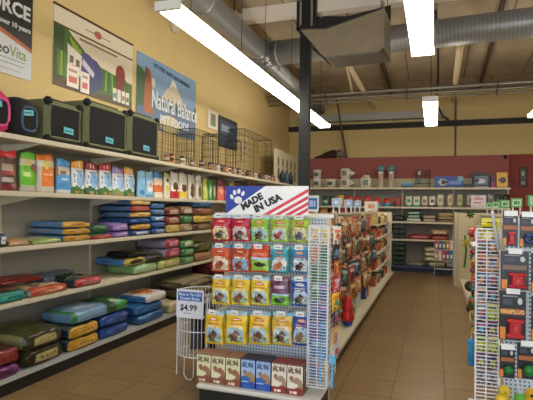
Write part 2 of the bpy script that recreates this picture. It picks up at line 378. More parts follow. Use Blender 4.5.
# suspended sheet-metal hood
hd = thing('ceiling_hood', 'sheet metal unit hanging under the white beam beside the dark post', 'ventilation unit', (-1.17, 6.45, 3.58), math.radians(-4))
shm = col('988d7a', .3, .55, var=.2, scale=5); dkm = col('1a1814', .6)
def slab(pts, off, mt):
    n = len(pts); o = Vector(off); vs = list(pts)+[tuple(Vector(p)+o) for p in pts]
    return vs, [list(range(n)), list(range(2*n-1, n-1, -1))]+[(i, i+n, (i+1) % n+n, (i+1) % n) for i in range(n)]
h1 = MB(); f = slab([(-.62, 0, .40), (-.30, 0, 0), (.52, 0, 0), (.52, 0, .53), (-.25, 0, .36)], (0, .012, 0), shm); h1.add(*f, shm)
f = slab([(-.62, 0, .40), (-.30, 0, 0), (-.30, .6, 0), (-.62, .6, .5)], (.012, 0, 0), shm); h1.add(*f, shm)
h1.box(.508, .52, 0, .6, 0, .55, shm).box(-.3, .52, 0, .6, 0, .012, shm)
f = slab([(-.62, .6, .72), (-.62, .6, .3), (-.3, .6, 0), (.52, .6, 0), (.52, .6, .80), (-.1, .6, .73), (-.45, .6, .78)], (0, -.012, 0), dkm); h1.add(*f, dkm)
h1.build('hood_body', hd)
MB().box(-.27, .5, -.02, .0, -.025, .02, shm).box(-.22, .46, .02, .5, -.035, 0, col('807f7a', .4, .5)).build('outlet_flange', hd)
MB().box(.50, .535, -.015, .005, 0, .62, shm).build('corner_angle', hd)
MB().tube([(-.62, -.01, .405), (-.25, -.012, .365), (.52, -.012, .535)], .012, dkm, 6).build('rim', hd)
for x in (-.55, .48):
    for y in (.05, .55): MB().tube([(x, y, .4), (x, y, zc(6.5)-3.5)], .006, black, 5).build('hanger_rod', hd)

# fluorescent lights
LZ = 3.3; em = col('fff6e6', .4, emit=13.0)
def light(x, ya, yb, label, nseg):
    t = thing('ceiling_light', label, 'light', (x, ya, LZ)); L = yb-ya
    hs = MB().box(-.085, .085, 0, L, .06, .085, white, .01); hs.box(-.128, .128, -.012, .03, -.008, .075, white).box(-.128, .128, L-.03, L+.012, -.008, .075, white); hs.build('housing', t)
    for k in range(nseg):
        a, b = L*k/nseg+(.03 if k == 0 else .004), L*(k+1)/nseg-(.03 if k == nseg-1 else .004)
        MB().box(-.12, .12, a, b, -.01, .062, em, .022).build('diffuser', t)
    for k in range(nseg):
        for s in (.2, .8):
            y = L*(k+s)/nseg; MB().tube([(0, y, .07), (0, y, zc(ya+y)-LZ)], .004, black, 4).build('hanger_wire', t)
light(-2.32, 3.87, 10.6, 'long fluorescent light hanging over the left aisle before the yellow wall', 3)
light(-.15, .9, 5.93, 'fluorescent light nearest the camera, cut off by the top of the picture', 2)
light(-.09, 8.42, 10.92, 'short distant fluorescent light above the middle aisle', 1)
light(1.78, 7.9, 10.4, 'fluorescent light just peeking in at the right edge of the picture', 2)
light(4.0, 3.0, 8.0, 'added unseen fluorescent light that fills the right side of the room', 2)  # added lamp, never in view; kept short to limit fill at the back

# ------------------------------------------------------------------ things on the left wall
WR = PI/2   # local -y faces the room (+x)
def wallthing(name, label, cat, y, z, x=XW): return thing(name, label, cat, (x+.007, y, z), WR)
def C(h): return col(h, .45)
# banner 1  y 2.6..3.85, z 2.73..3.95
t = wallthing('banner', 'black and white hanging banner cut off by the left edge', 'banner', 2.75, 2.74)
MB().box(0, 1.1, -.004, .004, 0, 1.3, C('c9cccf')).build('banner_cloth', t)
b = MB(); b.poly([(0, .56), (.5, .47), (.8, .39), (1.1, .30), (1.1, 1.3), (0, 1.3)], -.0056, C('1c1e1d')).build('header_field', t)
b = MB(); b.poly([(0, .52), (.5, .43), (.8, .36), (1.1, .28), (1.1, .315), (.8, .40), (.5, .485), (0, .58)], -.0072, C('b4602a')).build('swoosh', t)
text('SOURCE', .19, 1.07, .59, -.008, C('e6e6e4'), t, align='RIGHT', bold=.006)
text('over 10 years', .068, 1.075, .47, -.008, C('d0d0cc'), t, align='RIGHT', bold=.002)
text('eo', .15, .83, .19, -.006, C('2c3028'), t, align='RIGHT', bold=.002); text('Vita', .155, .83, .18, -.006, C('7c9a3c'), t, bold=.001, sx=.82)
MB().rect(.3, .15, 1.02, .156, -.006, C('5a5e58')).rect(.5, .105, 1.0, .11, -.006, C('5a5e58')).rect(.2, .05, .98, .056, -.006, C('8a8e88')).build('small_print', t)
# poster 2  y 4.14..5.57  z 2.78..3.65
t = wallthing('poster', 'rolled vineyard poster in green and cream above the green soft crates', 'poster', 4.14, 2.79)
PW, PH = 1.43, .87
MB().box(0, PW, -.004, .004, 0, PH, C('d8cdb4')).build('poster_sheet', t)
MB().box(-.005, PW+.005, -.012, .006, PH-.012, PH+.012, C('4a2c20')).box(0, PW, -.008, 0, .655, .675, C('5a4030')).build('rail', t)
b = MB(); Y = -.0052
b.poly([(0, 0), (PW, 0), (PW, .33), (.9, .38), (.62, .40), (.45, .52), (.3, .60), (.22, .655), (0, .655)], Y, C('4b6b28'))
b.rect(0, .09, .16, .655, Y-.0013, C('36521f')); b.poly([(.0, 0), (PW, 0), (PW, .10), (.5, .06), (0, .1)], Y-.0013, C('54422a'))
for k in range(8): b.poly([(.24+k*.05, .58-k*.03), (.27+k*.05, .59-k*.03), (.42+k*.02, .30), (.38+k*.02, .30)], Y-.0026, C('93a83c'))
for k in range(10): b.poly([(.05+k*.05, .40-k*.012), (.09+k*.05, .41-k*.012), (.10+k*.04, .12), (.06+k*.04, .12)], Y-.0026, C(['4f7a2c', '86a040'][k % 2]))
for k in range(9): b.poly([(.82+k*.055, .36), (.845+k*.055, .36), (.82+k*.07, .12), (.79+k*.07, .12)], Y-.0026, C(['2f6a26', '7da63a'][k % 2]))
b.build('landscape_print', t)
b = MB(); b.ell(.62, .25, .21, .2, Y-.004, C('3c4270')); b.ell(.52, .36, .14, .12, Y-.0053, C('4a4d7c')); b.poly([(.22, .22), (.42, .18), (.44, .42), (.2, .50)], Y-.0066, C('d8d2c2'))
b.rect(.24, .30, .30, .38, Y-.008, C('6a5a4c')).rect(.34, .28, .4, .36, Y-.008, C('6a5a4c')).ell(.3, .25, .05, .03, Y-.008, C('a04a44'))
b.poly([(.46, .40), (.66, .28), (.64, .22), (.44, .33)], Y-.008, C('c9c2d0')); b.build('produce_print', t)
for i, (x, z, w) in enumerate(((.2, .03, .19), (.42, .01, .15))):
    MB().rect(x, z, x+w, z+.24, Y-.009, C('e6dcd2')).rect(x+.03, z+.05, x+w-.03, z+.12, Y-.0105, C('cf6a5c')).rect(x+.03, z+.17, x+w-.03, z+.2, Y-.0105, C('b08a80')).build('price_panel', t)
MB().ell(1.17, .40, .1, .12, Y-.004, C('8a3428')).poly([(1.10, .4), (1.24, .4), (1.27, .13), (1.08, .13)], Y-.0055, C('7a2c24')).build('figure_print', t)
for i, c in enumerate(('3f86a8', 'd8d4cc', 'b06a4a', '4f7f46')): MB().rect(1.02+i*.09, .04, 1.09+i*.09, .2, Y-.007, C('e2dfd4')).rect(1.03+i*.09, .08, 1.08+i*.09, .14, Y-.0085, C(c)).build('package_print', t)
MB().ell(.72, .76, .07, .045, Y, C('a8584c')).rect(.5, .75, .64, .765, Y, C('9a8f82')).rect(.8, .75, .96, .765, Y, C('9a8f82')).rect(.4, .60, 1.1, .625, Y-.001, C('8a6a58')).build('header_print', t)
# poster 3 y 5.68..7.42  z 2.7..3.63
t = wallthing('poster', 'blue mountain poster with a dog and large white lettering', 'poster', 5.68, 2.62)
PW, PH = 1.73, 1.01
MB().box(0, PW, -.004, .004, 0, PH, C('7f9fbe')).build('poster_sheet', t)
b = MB(); b.poly([(0, 0), (PW, 0), (PW, .36), (1.2, .40), (.8, .34), (.3, .42), (0, .5)], -.0055, C('57708f'))
b.poly([(0, .25), (.22, .3), (.25, .7), (.12, .8), (0, .82)], -.0068, C('3f5f38')); b.poly([(.5, .38), (PW, .33), (PW, .56)]+[(PW-.06*k, .42+.10*(k % 2)) for k in range(1, 20)], -.007, C('2c4238')); b.build('forest_print', t)
b = MB(); b.poly([(.62, .48), (.78, .66), (.86, .70), (.95, .84), (1.05, .80), (1.15, .68), (1.4, .48)], -.0068+.0006, C('cdbfa6')); b.poly([(.86, .70), (.95, .84), (1.05, .80), (1.08, .72), (.97, .74)], -.0082, C('eae4da')); b.build('mountain_print', t)
b = MB(); b.ell(.27, .74, .075, .1, -.009, C('9a5630')).poly([(.16, .2), (.42, .2), (.36, .7), (.2, .7)], -.0085, C('a4623a')).ell(.22, .78, .03, .07, -.0104, C('6e3a20')).ell(.41, .66, .05, .07, -.0095, C('d8cbb8')).build('dog_print', t)
text('WE FEED AND RECOMMEND', .085, .40, .90, -.0075, C('1f3f6c'), t, bold=.002, ang=-.06)
text('Natural Balance', .36, .36, .31, -.0115, C('dfe6ee'), t, bold=.005, sx=.62); text('PET FOODS', .17, .60, .12, -.0115, C('d6e0ea'), t, bold=.003)
MB().ell(.9, .13, .32, .14, -.0075, C('c3b47e')).build('emblem_print', t)
# small frames
t = wallthing('picture_frame', 'white framed certificate above the wire crates', 'picture', 7.86, 2.92)
MB().box(0, .42, -.02, 0, 0, .34, C('d5cbb4'), .008).build('frame', t); MB().rect(.12, .06, .32, .28, -.022, C('6c7a70')).build('print', t)
t = wallthing('picture_frame', 'dark blue framed picture above the wire crates', 'picture', 8.34, 2.66)
MB().box(0, .9, -.02, 0, 0, .58, C('20242c'), .008).build('frame', t); MB().rect(.05, .05, .85, .5, -.022, C('36465e')).rect(.1, .3, .5, .42, -.0235, C('8a98a4')).build('print', t)
t = wallthing('notice_card', 'small white notice with red marks behind the biggest wire crate', 'sign', 9.5, 2.5)
MB().box(0, .45, -.01, 0, 0, .45, C('c9b98c')).build('card', t); MB().ell(.22, .34, .08, .08, -.012, C('8a3a34')).ell(.22, .34, .05, .05, -.0135, C('c9b98c')).rect(.08, .15, .38, .17, -.012, C('8a6a50')).build('print', t)
t = wallthing('wall_speaker', 'small cream wall speaker high behind the long light', 'speaker', 6.62, 4.2)
MB().lathe([(.11, 0), (.11, .05), (.07, .11), (.02, .12)], C('cfc3a4'), 16).xf(Matrix.Translation((0, 0, .1)) @ Matrix.Rotation(PI/2, 4, 'X')).build('speaker_shell', t, True)
MB().box(-.04, .04, -.05, 0, .05, .15, C('a89c80')).build('bracket', t)

# ------------------------------------------------------------------ left wall shelving
SH = [(2.08, -3.3), (1.61, -3.3), (1.15, -3.3), (.69, -3.3)]
YA, YB = 2.2, 12.3
t = thing('shelving_unit', 'long cream wall shelving run with four shelf levels and black kick plate', 'shelving', (XP, YA, 0))
LY = YB-YA
for k in range(8):
    a, b = LY*k/8+.004, LY*(k+1)/8-.004
    MB().box(0, .015, a, b, .1, 2.12, pegw).build('back_panel', t)
for k in range(9): MB().box(0, .03, LY*k/8-.012, LY*k/8+.012, 0, 2.13, cream).build('upright', t)
for z, x in SH:
    s = MB().box(.02, x-XP, 0, LY, z-.03, z-.004, cream).build('shelf', t)
    MB().box(x-XP, x-XP+.008, 0, LY, z-.042, z, cream).box(x-XP+.008, x-XP+.011, 0, LY, z-.034, z-.008, col('c9c2ae', .4)).build('price_rail', s)
    for k in range(9):
        y = LY*k/8; MB().poly([(.03, z-.03), (.45, z-.03), (.45, z-.045), (.03, z-.12)], 0, cream, .006).xf(Matrix.Translation((0, y, 0))).build('bracket', t) if k < 8 else None
MB().box(.02, .67, 0, LY, .10, .14, col('a9a9a6', .4)).build('base_deck', t)
MB().box(.62, .66, 0, LY, 0, .10, black).build('kick_plate', t)

def yat(px, X, z=1.5):
    py = 200.
    for _ in range(8):
        p = at(px, py, X=X); py += (p.z-z)/(Vector((p.x, p.y, 0)).length)*F_PX
    return p.y
# --- upright bags on shelf level 2 (z 1.61)
XB = -3.40
def dogbag(top, body, pic, bottom=None, mid=None, blob=None):
    ls = [('e', .62, .46, .36, .22, pic), ('n', .15, .3, .9, .62, [None, None, pic, '5c80a8', None], 9), ('r', .3, .66, .75, .7, '8c98a8')]
    if bottom: ls += [('b', 0, .17, bottom), ('e', .3, .16, .3, .1, bottom), ('n', 0, .0, 1, .12, [None, None, 'b08c50', body], 8)]
    ls += [('b', .80, 1, top), ('n', .2, .84, .8, .93, [None, None, 'e8d8d0'], 9)]
    return art(body, *ls)
UP = [  # px0, px1, ytop, fn, side, words
 (-14, -1, 147, dogbag('8a2430', '5c3a30', '7a5a4a'), '4a3028', 'dark red-topped bag at the very left edge'),
 (1, 18, 150.5, art('5a3a30', ('r', .1, .5, .8, .66, 'a89480'), ('r', .15, .38, .85, .5, '9c2c34'), ('r', .15, .22, .8, .34, 'b8aca0'), ('b', 0, .14, '7c2a2c'), ('b', .84, 1, 'd02434'), ('r', .88, .1, 1, .8, 'b86a6a')), '3c2a24', 'brown bag with a bright red top'),
 (21.5, 37.5, 152.5, art('6abf2c', ('r', 0, .68, 1, .82, 'c9c4a8'), ('e', .45, .74, .2, .08, 'e8d04a'), ('e', .8, .62, .2, .1, '7a4a34'), ('b', 0, .14, 'b8b4a4'), ('r', .15, .4, .6, .5, 'c8e08a'), ('b', .88, 1, '62c42c')), '8ab060', 'bright green bag'),
 (38.5, 56, 154, art('e87c28', ('r', 0, .66, 1, .82, 'd6cdb8'), ('e', .5, .72, .24, .1, 'e8d860'), ('r', 0, .0, .18, .64, 'c9bfae'), ('b', 0, .14, 'c8c0b0'), ('r', .3, .42, .8, .52, 'f0b080'), ('b', .87, 1, 'e07828')), 'c9b8a0', 'bright orange bag'),
 (58, 72.5, 159.5, art('4a9cd8', ('r', 0, .55, 1, .8, 'd0c4b4'), ('r', 0, .5, .12, 1, '9a6a58'), ('e', .4, .62, .2, .06, '8a6a50'), ('b', 0, .1, 'c8ccd0'), ('r', .3, .38, .8, .44, 'b8dcf0'), ('b', .82, 1, '4aa4dc')), 'b4a494', 'sky blue and cream bag'),
 (73, 85.5, 161, dogbag('f0a020', 'e4e6e6', '8cb4dc', '3c7a3c'), 'd8dcdc', 'white bag with an orange-yellow top'),
 (87, 99.5, 163, dogbag('9c2430', 'e0e4e6', '7ab0e0', '2f6a44'), 'd0d4d8', 'white bag with a dark red top'),
 (101, 113, 163.5, dogbag('c42c2c', 'e4e8ea', '8fbce8', '3c7a3c'), 'd8dcdc', 'white bag with a bright red top'),
 (114, 125, 167.5, dogbag('9a86d0', 'e0e6ee', '98c0e8', '7f9a5c'), 'd4d8dc', 'white bag with a purple top'),
 (126, 136, 168, dogbag('f0a428', 'dfe4e8', '88b4dc', '40783c'), 'd4d8dc', 'orange-topped white bag beside the purple-topped'),
 (139, 146.5, 171, art('88c0ea', ('r', .2, .1, .8, .3, '4a86c0'), ('b', .86, 1, '9ad0f0')), '70a8d8', 'pale blue bag, left one of two'),
 (147, 154.5, 171.5, art('8cc4ec', ('r', .2, .2, .8, .6, 'e4e8ea'), ('e', .5, .5, .2, .1, 'e89048'), ('b', 0, .1, '5a9ad0')), '70a8d8', 'pale blue bag, right one of two'),
 (155.5, 164, 172.5, art('e8e0d4', ('b', .2, .5, 'e8763c'), ('e', .4, .6, .3, .12, 'f0c0a0'), ('b', .8, 1, '3c8ccc')), 'd8d0c4', 'orange and white bag with a blue top'),
 (165, 171.5, 173, art('e4dcc0', ('r', .1, .3, .8, .5, 'e0c86a'), ('e', .5, .7, .2, .08, '3c3c30'), ('b', .84, 1, 'b4b860')), 'c8c0a0', 'cream and yellow bag'),
 (172.5, 180, 172, art('e8e4da', ('b', 0, .28, 'c4282c'), ('e', .5, .45, .34, .16, '5c3424')), 'd8d0c0', 'white bag with a brown picture and red bottom'),
 (181, 188.5, 173, art('e6e0d2', ('b', .03, .26, 'e8c83c'), ('e', .5, .42, .34, .16, '6a4028')), 'd8d0c0', 'white bag with a brown picture and yellow bottom'),
 (189.5, 196, 174.5, art('e0dac8', ('e', .5, .35, .3, .3, '6c4c30')), 'c8c0a8', 'white bag with brown oval, left one'),
 (197, 203, 175.5, art('e0dac8', ('e', .5, .35, .3, .26, '7c5c3c'), ('b', .8, 1, 'f0ece0')), 'c8c0a8', 'white bag with brown oval, right one'),
 (204, 208.5, 178, art('b8c83c', ('e', .5, .4, .3, .3, 'e0dca0')), '8aa03c', 'yellow-green bag'),
 (209, 212.5, 179, art('3c8c50', ('e', .5, .4, .3, .3, 'c8d0a0')), '2c6c3c', 'green bag, left one'),
 (213, 216.5, 180, art('4c7c40', ('e', .5, .4, .3, .3, 'b8c090')), '2c5c3c', 'green bag, right one'),
 (219.5, 225, 180.5, art('e0705c', ('b', .7, 1, '8c3450'), ('e', .4, .45, .3, .15, 'f0a880')), 'a04c58', 'pink and orange pouch'),
 (226, 229.5, 181, art('c84088', ('b', .7, 1, '3c3c34')), '8c2c60', 'magenta pouch'),
 (231, 236, 182, art('d0c08a', ('b', .6, 1, 'b8a060')), 'a08c50', 'straw coloured bag above the sign'),
 (238, 244, 183, art('5c4434', ('b', .5, .8, 'c0a888')), '3c2c20', 'dark brown bag above the sign'),
 (246, 252, 183.5, art('3c3834', ('b', .5, .8, '8c7c6c')), '2c2820', 'blackish bag above the sign'),
 (254, 260, 184, art('7c3c30', ('b', .5, .8, 'c8b8a0')), '5c2c20', 'rust coloured bag above the sign'),
 (262, 268, 184.5, art('4c5c4c', ('b', .5, .8, 'b0b8a0')), '2c3c2c', 'grey-green bag above the sign'),
 (270, 276, 185, art('8a7a60', ('b', .5, .8, 'd0c8b0')), '5c5040', 'tan bag above the sign'),
]
for i, (a, b, yt, fn, side, words) in enumerate(UP):
    xf_ = XB-.035; ya, yb = yat(a, xf_, 1.75), yat(b, xf_, 1.75); zt = at((a+b)/2, yt, X=xf_).z
    w = (yb-ya)*.97; h = max(.12, zt-1.612); d = min(.14, w*.4)
    mb = pouch(w, d, h, fn, side, 10, 18, True, .004, i)
    o = mb.build('food_bag', smooth=True, loc=(XB-.03-d/2, (ya+yb)/2, 1.612), rot=(0, 0, WR+R.uniform(-.06, .06)))
    tag(o, f'upright {words} on the second shelf', 'bag', 'upright pet food bags on the second shelf')

# --- lying bags. spec: px0,px1 on the front plane X, z base, thickness, length into shelf, colours
def lying(px0, px1, X, z, T, L, fn, end, side, label, patch=None, rz=0, group='lying pet food bags on the left shelves', name='food_bag', dy=0, dx=0):
    ya, yb = yat(px0, X, z+T/2), yat(px1, X, z+T/2); w = yb-ya
    L = min(L, X+dx+3.80-.002); mb = cushion(L, w-.008, T-.004, fn, end, side, seed=len(label)*3+int(px0), patch=patch)
    o = mb.build(name, smooth=True, loc=(X-L/2+dx+.012-R.uniform(0, .010), (ya+yb)/2+dy, z), rot=(0, 0, rz+R.uniform(-.03, .03))); tag(o, label, 'bag', group)
    return z+T*1.0
X3 = -3.30; S3, S4, S5 = 1.152, .692, .142
A = art
# shelf 3
lying(-1, 9, -3.27, S3, .13, .3, A('d8d8dc', ('r', .1, .1, .5, .4, '1c1c24'), ('r', .6, .5, .9, .9, '23232c'), ('r', .5, .1, .8, .3, '1c1c24')), '2a2a32', '3c5c5c', 'crumpled black and white bag at the left end of the third shelf', 'e0e0e4')
zt = lying(9, 31.5, X3, S3, .055, .34, A('c9a06c', ('r', .3, .2, .9, .8, 'dca878')), 'd8a070', '5c8a4c', 'thin peach coloured bag lying flat on the third shelf', 'e0b890')
lying(33, 62, X3, S3, .05, .36, A('b8b88c', ('r', .3, .2, .9, .8, 'd0d0b0'), ('r', .7, 0, 1, 1, '9cc060')), 'a8c860', '8ab050', 'thin pale green bag lying flat on the third shelf', 'c8d8a0')
z = S3; bl = A('5c88b8', ('r', .05, .0, .3, 1, 'c89838'), ('r', .62, .0, .86, 1, '2f6a3c'))
for k, (e, nm) in enumerate((('d8961c', 'bottom'), ('e0a428', 'middle'), ('e8ac30', 'top'))):
    z = lying(64, 92, X3, z, .066, .47, bl, e, '5f8cc0', f'blue and green bag with yellow end, {nm} of the yellow stack on third shelf', 'd09428')
z = lying(91, 112.5, X3, S3, .05, .4, A('3a7a4a'), 'c83c30', '3a5f80', 'flat bag with red end below the green one on third shelf', 'd85c50')
lying(93, 111, X3-.1, z, .10, .32, A('2f6a3c', ('r', .0, .0, .3, 1, '7090b8')), '2f6a3c', '6a8cb0', 'green and grey-blue bag tucked behind between yellow and purple stacks')
z = lying(113, 130.5, X3, S3, .07, .4, A('8c6cc0'), '8a64b8', '7a58a8', 'purple bag, lower of the pair on the third shelf', 'b8a0dc')
lying(113.5, 130, X3-.01, z, .09, .36, A('a080cc'), '9c78c8', '8a64b8', 'purple bag, upper of the pair on the third shelf', 'c8b4e4')
z = S3
for k, (e, s, p, nm) in enumerate((('1f4a94', '24508c', 'c0c8d8', 'bottom bag, blue,'), ('d8962c', '24508c', 'e8b050', 'second bag from the bottom, yellow-ended,'), ('1f4a94', '24508c', '305ca0', 'third bag from the bottom, blue,'), ('e0a438', '5c7ca8', 'f0c060', 'fourth bag from the bottom, yellow-ended,'), ('c83828', '5c7ca8', 'e07060', 'fifth bag from the bottom, red-ended,'), ('e8ac40', '5c7ca8', 'f0c060', 'topmost bag, yellow-ended,'))):
    z = lying(131.5, 151.5, X3, z, .072, .5, A('5c88b8', ('r', .5, 0, .86, 1, '2f6a3c')), e, s, f'{nm} in the tall six-high stack on third shelf', p)
z = S3
for k, nm in enumerate(('bottom', 'second', 'third', 'fourth', 'top')):
    z = lying(152.5, 166, X3, z, .08, .5, A('3c6ca8'), ['24509c', '2a5aa4', '3c86b8', '4a7cb0', '3c6ca0'][k], '2a5088', f'{nm} blue bag of the all-blue stack behind the six-high stack', ['a0b4d0', '5c84c0', 'c0d8e0', '7ca4c8', '4a7ab0'][k])
z = S3
for k, (e, p, nm) in enumerate((('c8a040', 'd8bc60', 'yellow-ended bottom'), ('a83428', 'd0b098', 'red and tan middle'), ('8c3c2c', 'dcc8a8', 'rust and tan top'))):
    z = lying(167, 181, X3, z, .115, .45, A('a88c60'), e, '5c3428', f'{nm} bag of the red and tan stack on the third shelf', p)
z = S3
for k, (e, p, nm) in enumerate((('9c7c50', 'c8b08c', 'tan bottom'), ('2f7c40', '80b080', 'green middle'), ('8c5c3c', 'd8ccb0', 'brown and cream top'))):
    z = lying(182, 194, X3, z, .12, .45, A('a88c60'), e, '5c4428', f'{nm} bag of the stack right of the red and tan stack', p)
z = S3
for k, (e, p, nm) in enumerate((('6c5030', '9c7c50', 'brown bottom'), ('d0a82c', 'e8cc60', 'yellow second'), ('8c4c34', 'b06c4c', 'rust third'), ('2c64a8', '3c78b8', 'blue topmost'))):
    z = lying(195, 214, X3, z, .115, .46, A(e), e, '4c5c70', f'{nm} bag of the last third-shelf stack beside the front rack', p)
# shelf 4
z = lying(-6, 28, -3.28, S4, .10, .36, A('2c2420', ('r', .4, .1, .8, .6, '7a3c34'), ('r', .5, .6, .9, .9, '8c7040')), '1f8c80', '1c1c1c', 'dark bag with teal edge at left end of the fourth shelf', '2aa090')
lying(2, 44, -3.5, z+.002, .045, .28, A('a83028'), '9c2c24', '8c241c', 'flat red bag lying behind the dark teal-edged bag')
lying(32, 69, -3.29, S4, .08, .33, A('d8b48c', ('e', .5, .35, .2, .12, '8a7a5a'), ('r', .8, 0, 1, 1, 'c84c38')), 'd85c40', 'c8c0b4', 'peach bag with printed spots and orange-red edge on fourth shelf', 'e07c54')
lying(44, 78, -3.56, S4, .13, .24, A('5c6c80'), '5c6c80', '4a5a6c', 'slate blue bag at the back of the fourth shelf')
lying(66, 80, -3.42, S4, .12, .26, A('1f4028', ('r', .2, .2, .7, .8, '3c6030')), '1f4028', '182c1c', 'dark green bag between peach and red bags on fourth shelf')
lying(76, 103, -3.29, S4, .09, .38, A('3c4a50', ('r', .2, .2, .6, .6, '8c98a0'), ('r', .6, .4, .8, .9, 'c09040')), 'c02430', '2c343c', 'grey bag with a red and white end on the fourth shelf', 'd87c80')
z = lying(136, 158, X3, S4, .12, .46, A('88a868'), '9cbc80', '84b060', 'pale green bag at the bottom beneath the black and yellow bag', 'b0c890')
z2 = lying(126, 147, X3-.01, z, .09, .48, A('3c3418', ('r', 0, 0, .5, 1, '3c78b8')), 'c8a82c', '3c7cc0', 'black and yellow bag with blue side on the pale green bag', '3c3418')
lying(130, 148, X3-.06, z2, .06, .36, A('2c2418', ('r', .4, .3, .8, .7, 'a08030')), '2c2818', '1c1c1c', 'flat black bag topping the black and yellow bag')
z = lying(159, 165.5, X3, S4, .12, .46, A('88a040'), 'a8b850', '84a050', 'lime bag at the bottom between pale green and red stacks', 'c8c870')
z = lying(149, 163, X3-.01, z, .09, .46, A('2c2c20'), '3c3420', '2c2c20', 'black bag on the lime bag', '5c8ca0') if False else z
lying(149, 164, X3, z, .09, .46, A('30302c', ('r', .4, .2, .8, .8, 'd0a430')), '28241c', '5c8ca8', 'black bag with yellow print on top of the lime bag')
z = S4
for nm, e, p, T in (('olive bottom', 'b0a848', 'c8c070', .13), ('crimson middle', 'a81c38', 'd88090', .13), ('crimson top', 'b42040', 'dc8c98', .13)):
    z = lying(166, 181.5, X3, z, T, .5, A('8c8494' if 'crim' in nm else 'a0a050'), e, 'a098a4', f'{nm} bag of the crimson stack on the fourth shelf', p)
z = S4
for nm, e, p in (('bottom', '4c8c4c', '8cb080'), ('middle', '3c8448', 'a0c090'), ('top', '5c9450', 'c8d0a8')):
    z = lying(182.5, 195, X3, z, .115, .45, A('4c8c4c'), e, '3c6c3c', f'{nm} green bag of the green stack on the fourth shelf', p)
z = lying(196, 213, X3, S4, .14, .45, A('a06c40'), 'a87048', '6c4c30', 'tan brown bag under the olive bag beside the front rack', 'c89870')
z = lying(196, 213, X3, z, .14, .45, A('5c5c28'), '4c4c24', '4c4c28', 'olive bag on the tan brown bag beside the front rack', '6c6c30')
lying(190, 215, X3-.1, z+.145, .07, .36, A('c8b830'), 'd0b830', 'b8a828', 'flat yellow bag topping the olive bag beside the front rack', 'e07030')
# base deck
XD = -3.155
z = lying(-16, 21, XD, S5, .10, .5, A('3c2028', ('r', .7, .1, .95, .5, '8a4c50')), '7c2c70', '3c2028', 'dark bag with purple edge lowest at the left end of the bottom deck', '5c2850')
lying(-16, 22, XD, z, .13, .5, A('4a2620', ('r', .6, .2, .9, .6, '7c4c40')), '8c2824', '3c2020', 'dark bag with red edge resting on the purple-edged bag', 'a03830')
brn = A('4c5028', ('r', .1, .05, .35, .95, '8a7a50'), ('r', .45, .3, .7, .9, '5c5c30'), ('r', .0, .4, .1, .9, '8c8460'))
z = lying(27, 66, XD, S5, .145, .58, brn, '30280f', '3c3a20', 'big dark olive bag, lower of the two in the brown stack', 'b8a868')
z = lying(25, 64, XD-.01, z, .145, .58, brn, '30280f', '8c8450', 'big dark olive bag, upper of the two in the brown stack', 'b8a868')
z = S5
for nm in ('lower', 'upper'):
    z = lying(69.5, 100, XD, z, .115, .5, A('4c5c50', ('r', .3, .2, .8, .7, '8a9488')), 'dc9c20', '24405c', f'dark bag with yellow end, {nm} of two on the bottom deck', 'e8b040')
z = S5
for nm in ('lower', 'upper'):
    z = lying(101.5, 130.5, XD, z, .12, .52, A('1f408c'), '1f4494', '1a3878', f'royal blue bag, {nm} of the two under the green-ended bag', '3c64b0')
gb = lambda w: '2c8440' if w < .06 else '34a444' if w > .72 else '7ca4cc' if w < .55 else '2f5a30'
lying(72, 129, XD-.02, z, .115, .42, lambda u, w: 'c8d8c0' if .72 < w < .9 and u > .6 else 'b8cce0' if .2 < w < .5 and .4 < u < .8 else gb(w), gb, '5c88a8', 'pale blue bag with bright green ends lying across two stacks')
z = S5
z = lying(139, 165, XD, z, .11, .5, A('1f5c9c'), '1f5c9c', '1c4c80', 'steel blue bag beneath the other steel blue bag, bottom deck', '2a6cb0')
z = lying(137, 163, XD-.02, z, .11, .5, A('2464a4', ('r', .2, .2, .4, .8, '3c7cb8')), '2468a8', '1c5088', 'steel blue bag in the middle of its bottom deck stack', '2a6cb0')
lying(147, 168, XD+.0, z, .1, .44, A('dcd8d0', ('e', .45, .5, .3, .35, 'e08038'), ('r', 0, 0, .12, 1, '2a6cac')), 'd8d4cc', '3c7cb8', 'white bag with orange print atop the steel blue bags')
lying(131.5, 137, XD-.25, S5+.0, .25, .30, A('2464a4', ('e', .5, .5, .3, .3, 'b86830')), '2464a4', '1c5088', 'blue bag with orange spot at the back of bottom deck')
lying(170, 182, XD, S5, .13, .5, A('c8b890'), 'c8b890', 'a89868', 'cream bag right of the steel blue stack on the bottom deck')
z = S5
for k, (e, nm) in enumerate((('7c7048', 'bottom'), ('8c7c4c', 'second'), ('6c6040', 'third'))):
    z = lying(184, 214, XD, z, .12, .5, A('9c9068'), e, '5c5438', f'{nm} olive tan bag in the stack behind the wire basket', 'a8986c')
z = lying(216, 230, XD, S5, .3, .45, A('1f6c50'), '1f6c50', '185040', 'dark green bag at the far bottom deck behind the front rack')
lying(216, 230, XD, z, .18, .45, A('7c1c2c'), '7c1c2c', '5c1420', 'maroon bag on the dark green bag behind the front rack')

